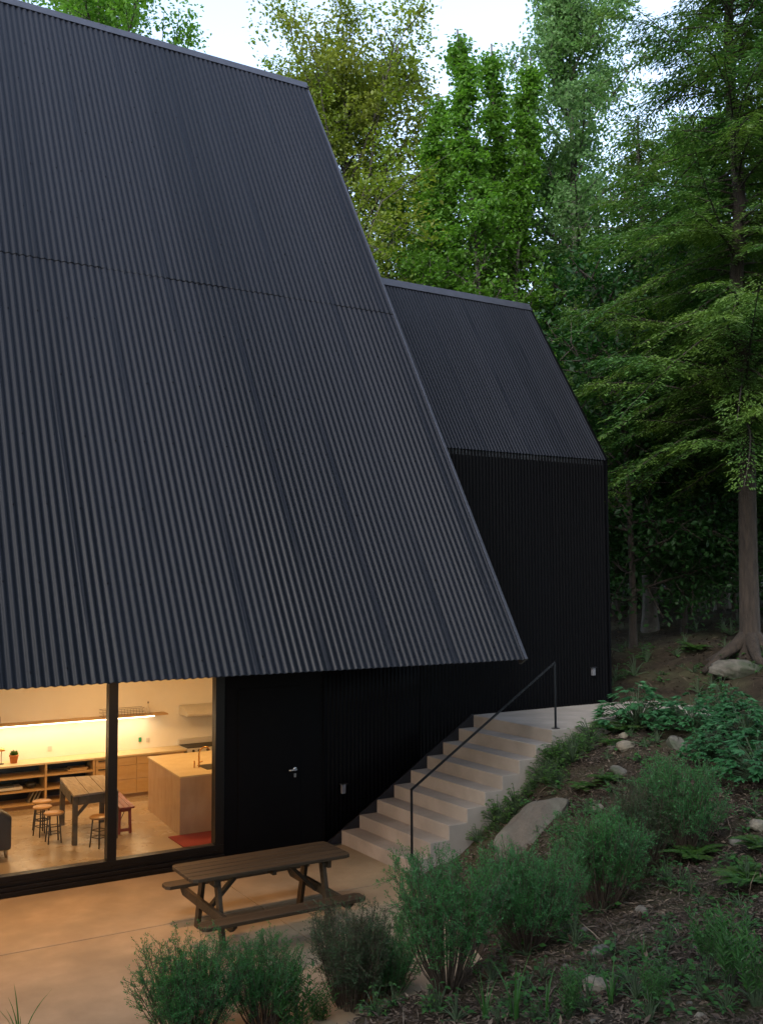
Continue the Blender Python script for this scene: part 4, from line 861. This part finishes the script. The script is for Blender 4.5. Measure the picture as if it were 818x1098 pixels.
bo = stone('boulder', Vector((7.33, -2.93, .70)), (.56, .27, .09), 0, 3, M['rockslab'], 'broad flat pale rock slab half buried in the bank beside the stair')
zn = Vector((-.42, -.66, .62)).normalized(); xn = Vector((.85, -.05, .52)); xn = (xn - zn * xn.dot(zn)).normalized(); bo.rotation_euler = Matrix((xn, zn.cross(xn), zn)).transposed().to_euler()
stone('boulder', at(786, 724) + Vector((0, 0, .05)), (.48, .3, .2), -.4, 5, M['rock'], 'rounded grey boulder at the foot of the large hemlock')
STN = [(648, 1026, .13, .1, .07, 'squat brown grey stone right of the lower shrubs', 'rock'), (639, 1060, .075, .12, .075, 'pale oval stone in front of the squat one', 'rocktan'), (689, 978, .07, .06, .05, 'small round stone by the dense shrub', 'rock'),
       (672, 803, .14, .1, .09, 'tan stone in the bank below the corner perennial', 'rocktan'), (668, 790, .08, .07, .06, 'small tan stone perched behind the tan one', 'rocktan'), (662, 829, .14, .1, .08, 'pinkish grey stone lower in the bank', 'rock'), (746, 868, .1, .08, .07, 'pale stone behind the bare stems of the topmost shrub', 'rocktan'), (812, 886, .12, .1, .07, 'pale stone cut by the right edge of the view', 'rocktan'),
       (686, 736, .07, .05, .04, 'small white stone on the dark forest floor', 'rocktan'), (751, 1093, .045, .04, .03, 'small white stone at the bottom right', 'rocktan'), (655, 803, .06, .05, .04, 'small grey stone left of the tan one', 'rock'), (707, 845, .08, .06, .05, 'low grey stone in the middle of the bank', 'rock'), (725, 800, .2, .12, .1, 'wide mossy stone below the perennials', 'rock'), (640, 868, .09, .08, .05, 'flat pale stone right of the big boulder', 'rocktan'), (790, 905, .09, .07, .05, 'flat grey stone among the weeds on the right', 'rock'), (628, 1000, .05, .05, .03, 'little stone at the foot of the dense shrub', 'rock')]
for i, (px, py, a, b_, c, lab, mt) in enumerate(STN): stone('stone', at(px, py) + Vector((0, 0, c * .02)), (a, b_, c), i * .9, 40 + i, M[mt], lab, 'stones on the bank', tilt=(.2 * math.sin(i), .2 * math.cos(i)))
r_ = np.random.default_rng(51)
for i in range(26):
    p = at(r_.uniform(655, 818), r_.uniform(665, 745)); k = i % 2
    if not bool(bank(np.array([p.x]), np.array([p.y]))[0]) or (p.x < 11.6 and p.y > -.1): continue
    place(weed[k], p, r_.uniform(0, 6), r_.uniform(.8, 1.7), 'small green weed on the brown slope', 'weed', 'small weeds on the slope')
r_ = np.random.default_rng(77); pb = None
for i in range(60):
    p = at(r_.uniform(480, 818), r_.uniform(800, 1098))
    if not bool(bank(np.array([p.x]), np.array([p.y]))[0]): continue
    if pb is None: pb = stone('pebble', p, (.03, .022, .015), 0, 99, M['rock'], 'small loose pebble on the bank', 'pebbles on the bank'); c = pb
    else: c = pb.copy(); col.objects.link(c); c.location = p
    s = r_.uniform(.5, 1.3); c.scale = (s, s, s); c.rotation_euler = (0, 0, r_.uniform(0, 6))

# ------------------------------------------------------------------ sky and sun
w = bpy.data.worlds.new('World'); scene.world = w; w.use_nodes = True; nt = w.node_tree; nt.nodes.clear()
out = nt.nodes.new('ShaderNodeOutputWorld'); bgd = nt.nodes.new('ShaderNodeBackground'); sky = nt.nodes.new('ShaderNodeTexSky'); sky.sky_type = 'NISHITA'; sky.sun_disc = False
SUN_EL, SUN_AZ = R(38), R(-125)      # azimuth measured clockwise from +Y
sky.sun_elevation = SUN_EL; sky.sun_rotation = SUN_AZ; sky.air_density = 1.0; sky.dust_density = 1.0; sky.ozone_density = 1.0
hs = nt.nodes.new('ShaderNodeHueSaturation'); hs.inputs['Saturation'].default_value = .75
nt.links.new(sky.outputs[0], hs.inputs['Color']); nt.links.new(hs.outputs[0], bgd.inputs[0]); nt.links.new(bgd.outputs[0], out.inputs[0]); bgd.inputs[1].default_value = .15
sun = bpy.data.lights.new('sun', 'SUN'); so = bpy.data.objects.new('sun', sun); col.objects.link(so); sun.energy = .9; sun.angle = R(25); sun.color = (1, .97, .92)
sv_ = Vector((math.sin(SUN_AZ) * math.cos(SUN_EL), math.cos(SUN_AZ) * math.cos(SUN_EL), math.sin(SUN_EL))); so.rotation_euler = sv_.to_track_quat('Z', 'Y').to_euler(); so.location = (0, 0, 30)
scene.view_settings.view_transform = 'Standard'; scene.view_settings.look = 'None'; scene.view_settings.exposure = 2.0; scene.view_settings.gamma = 1; scene.view_settings.use_curve_mapping = False
scene.render.engine = 'CYCLES'; scene.cycles.max_bounces = 8; scene.cycles.transparent_max_bounces = 8; scene.cycles.caustics_reflective = False; scene.cycles.caustics_refractive = False
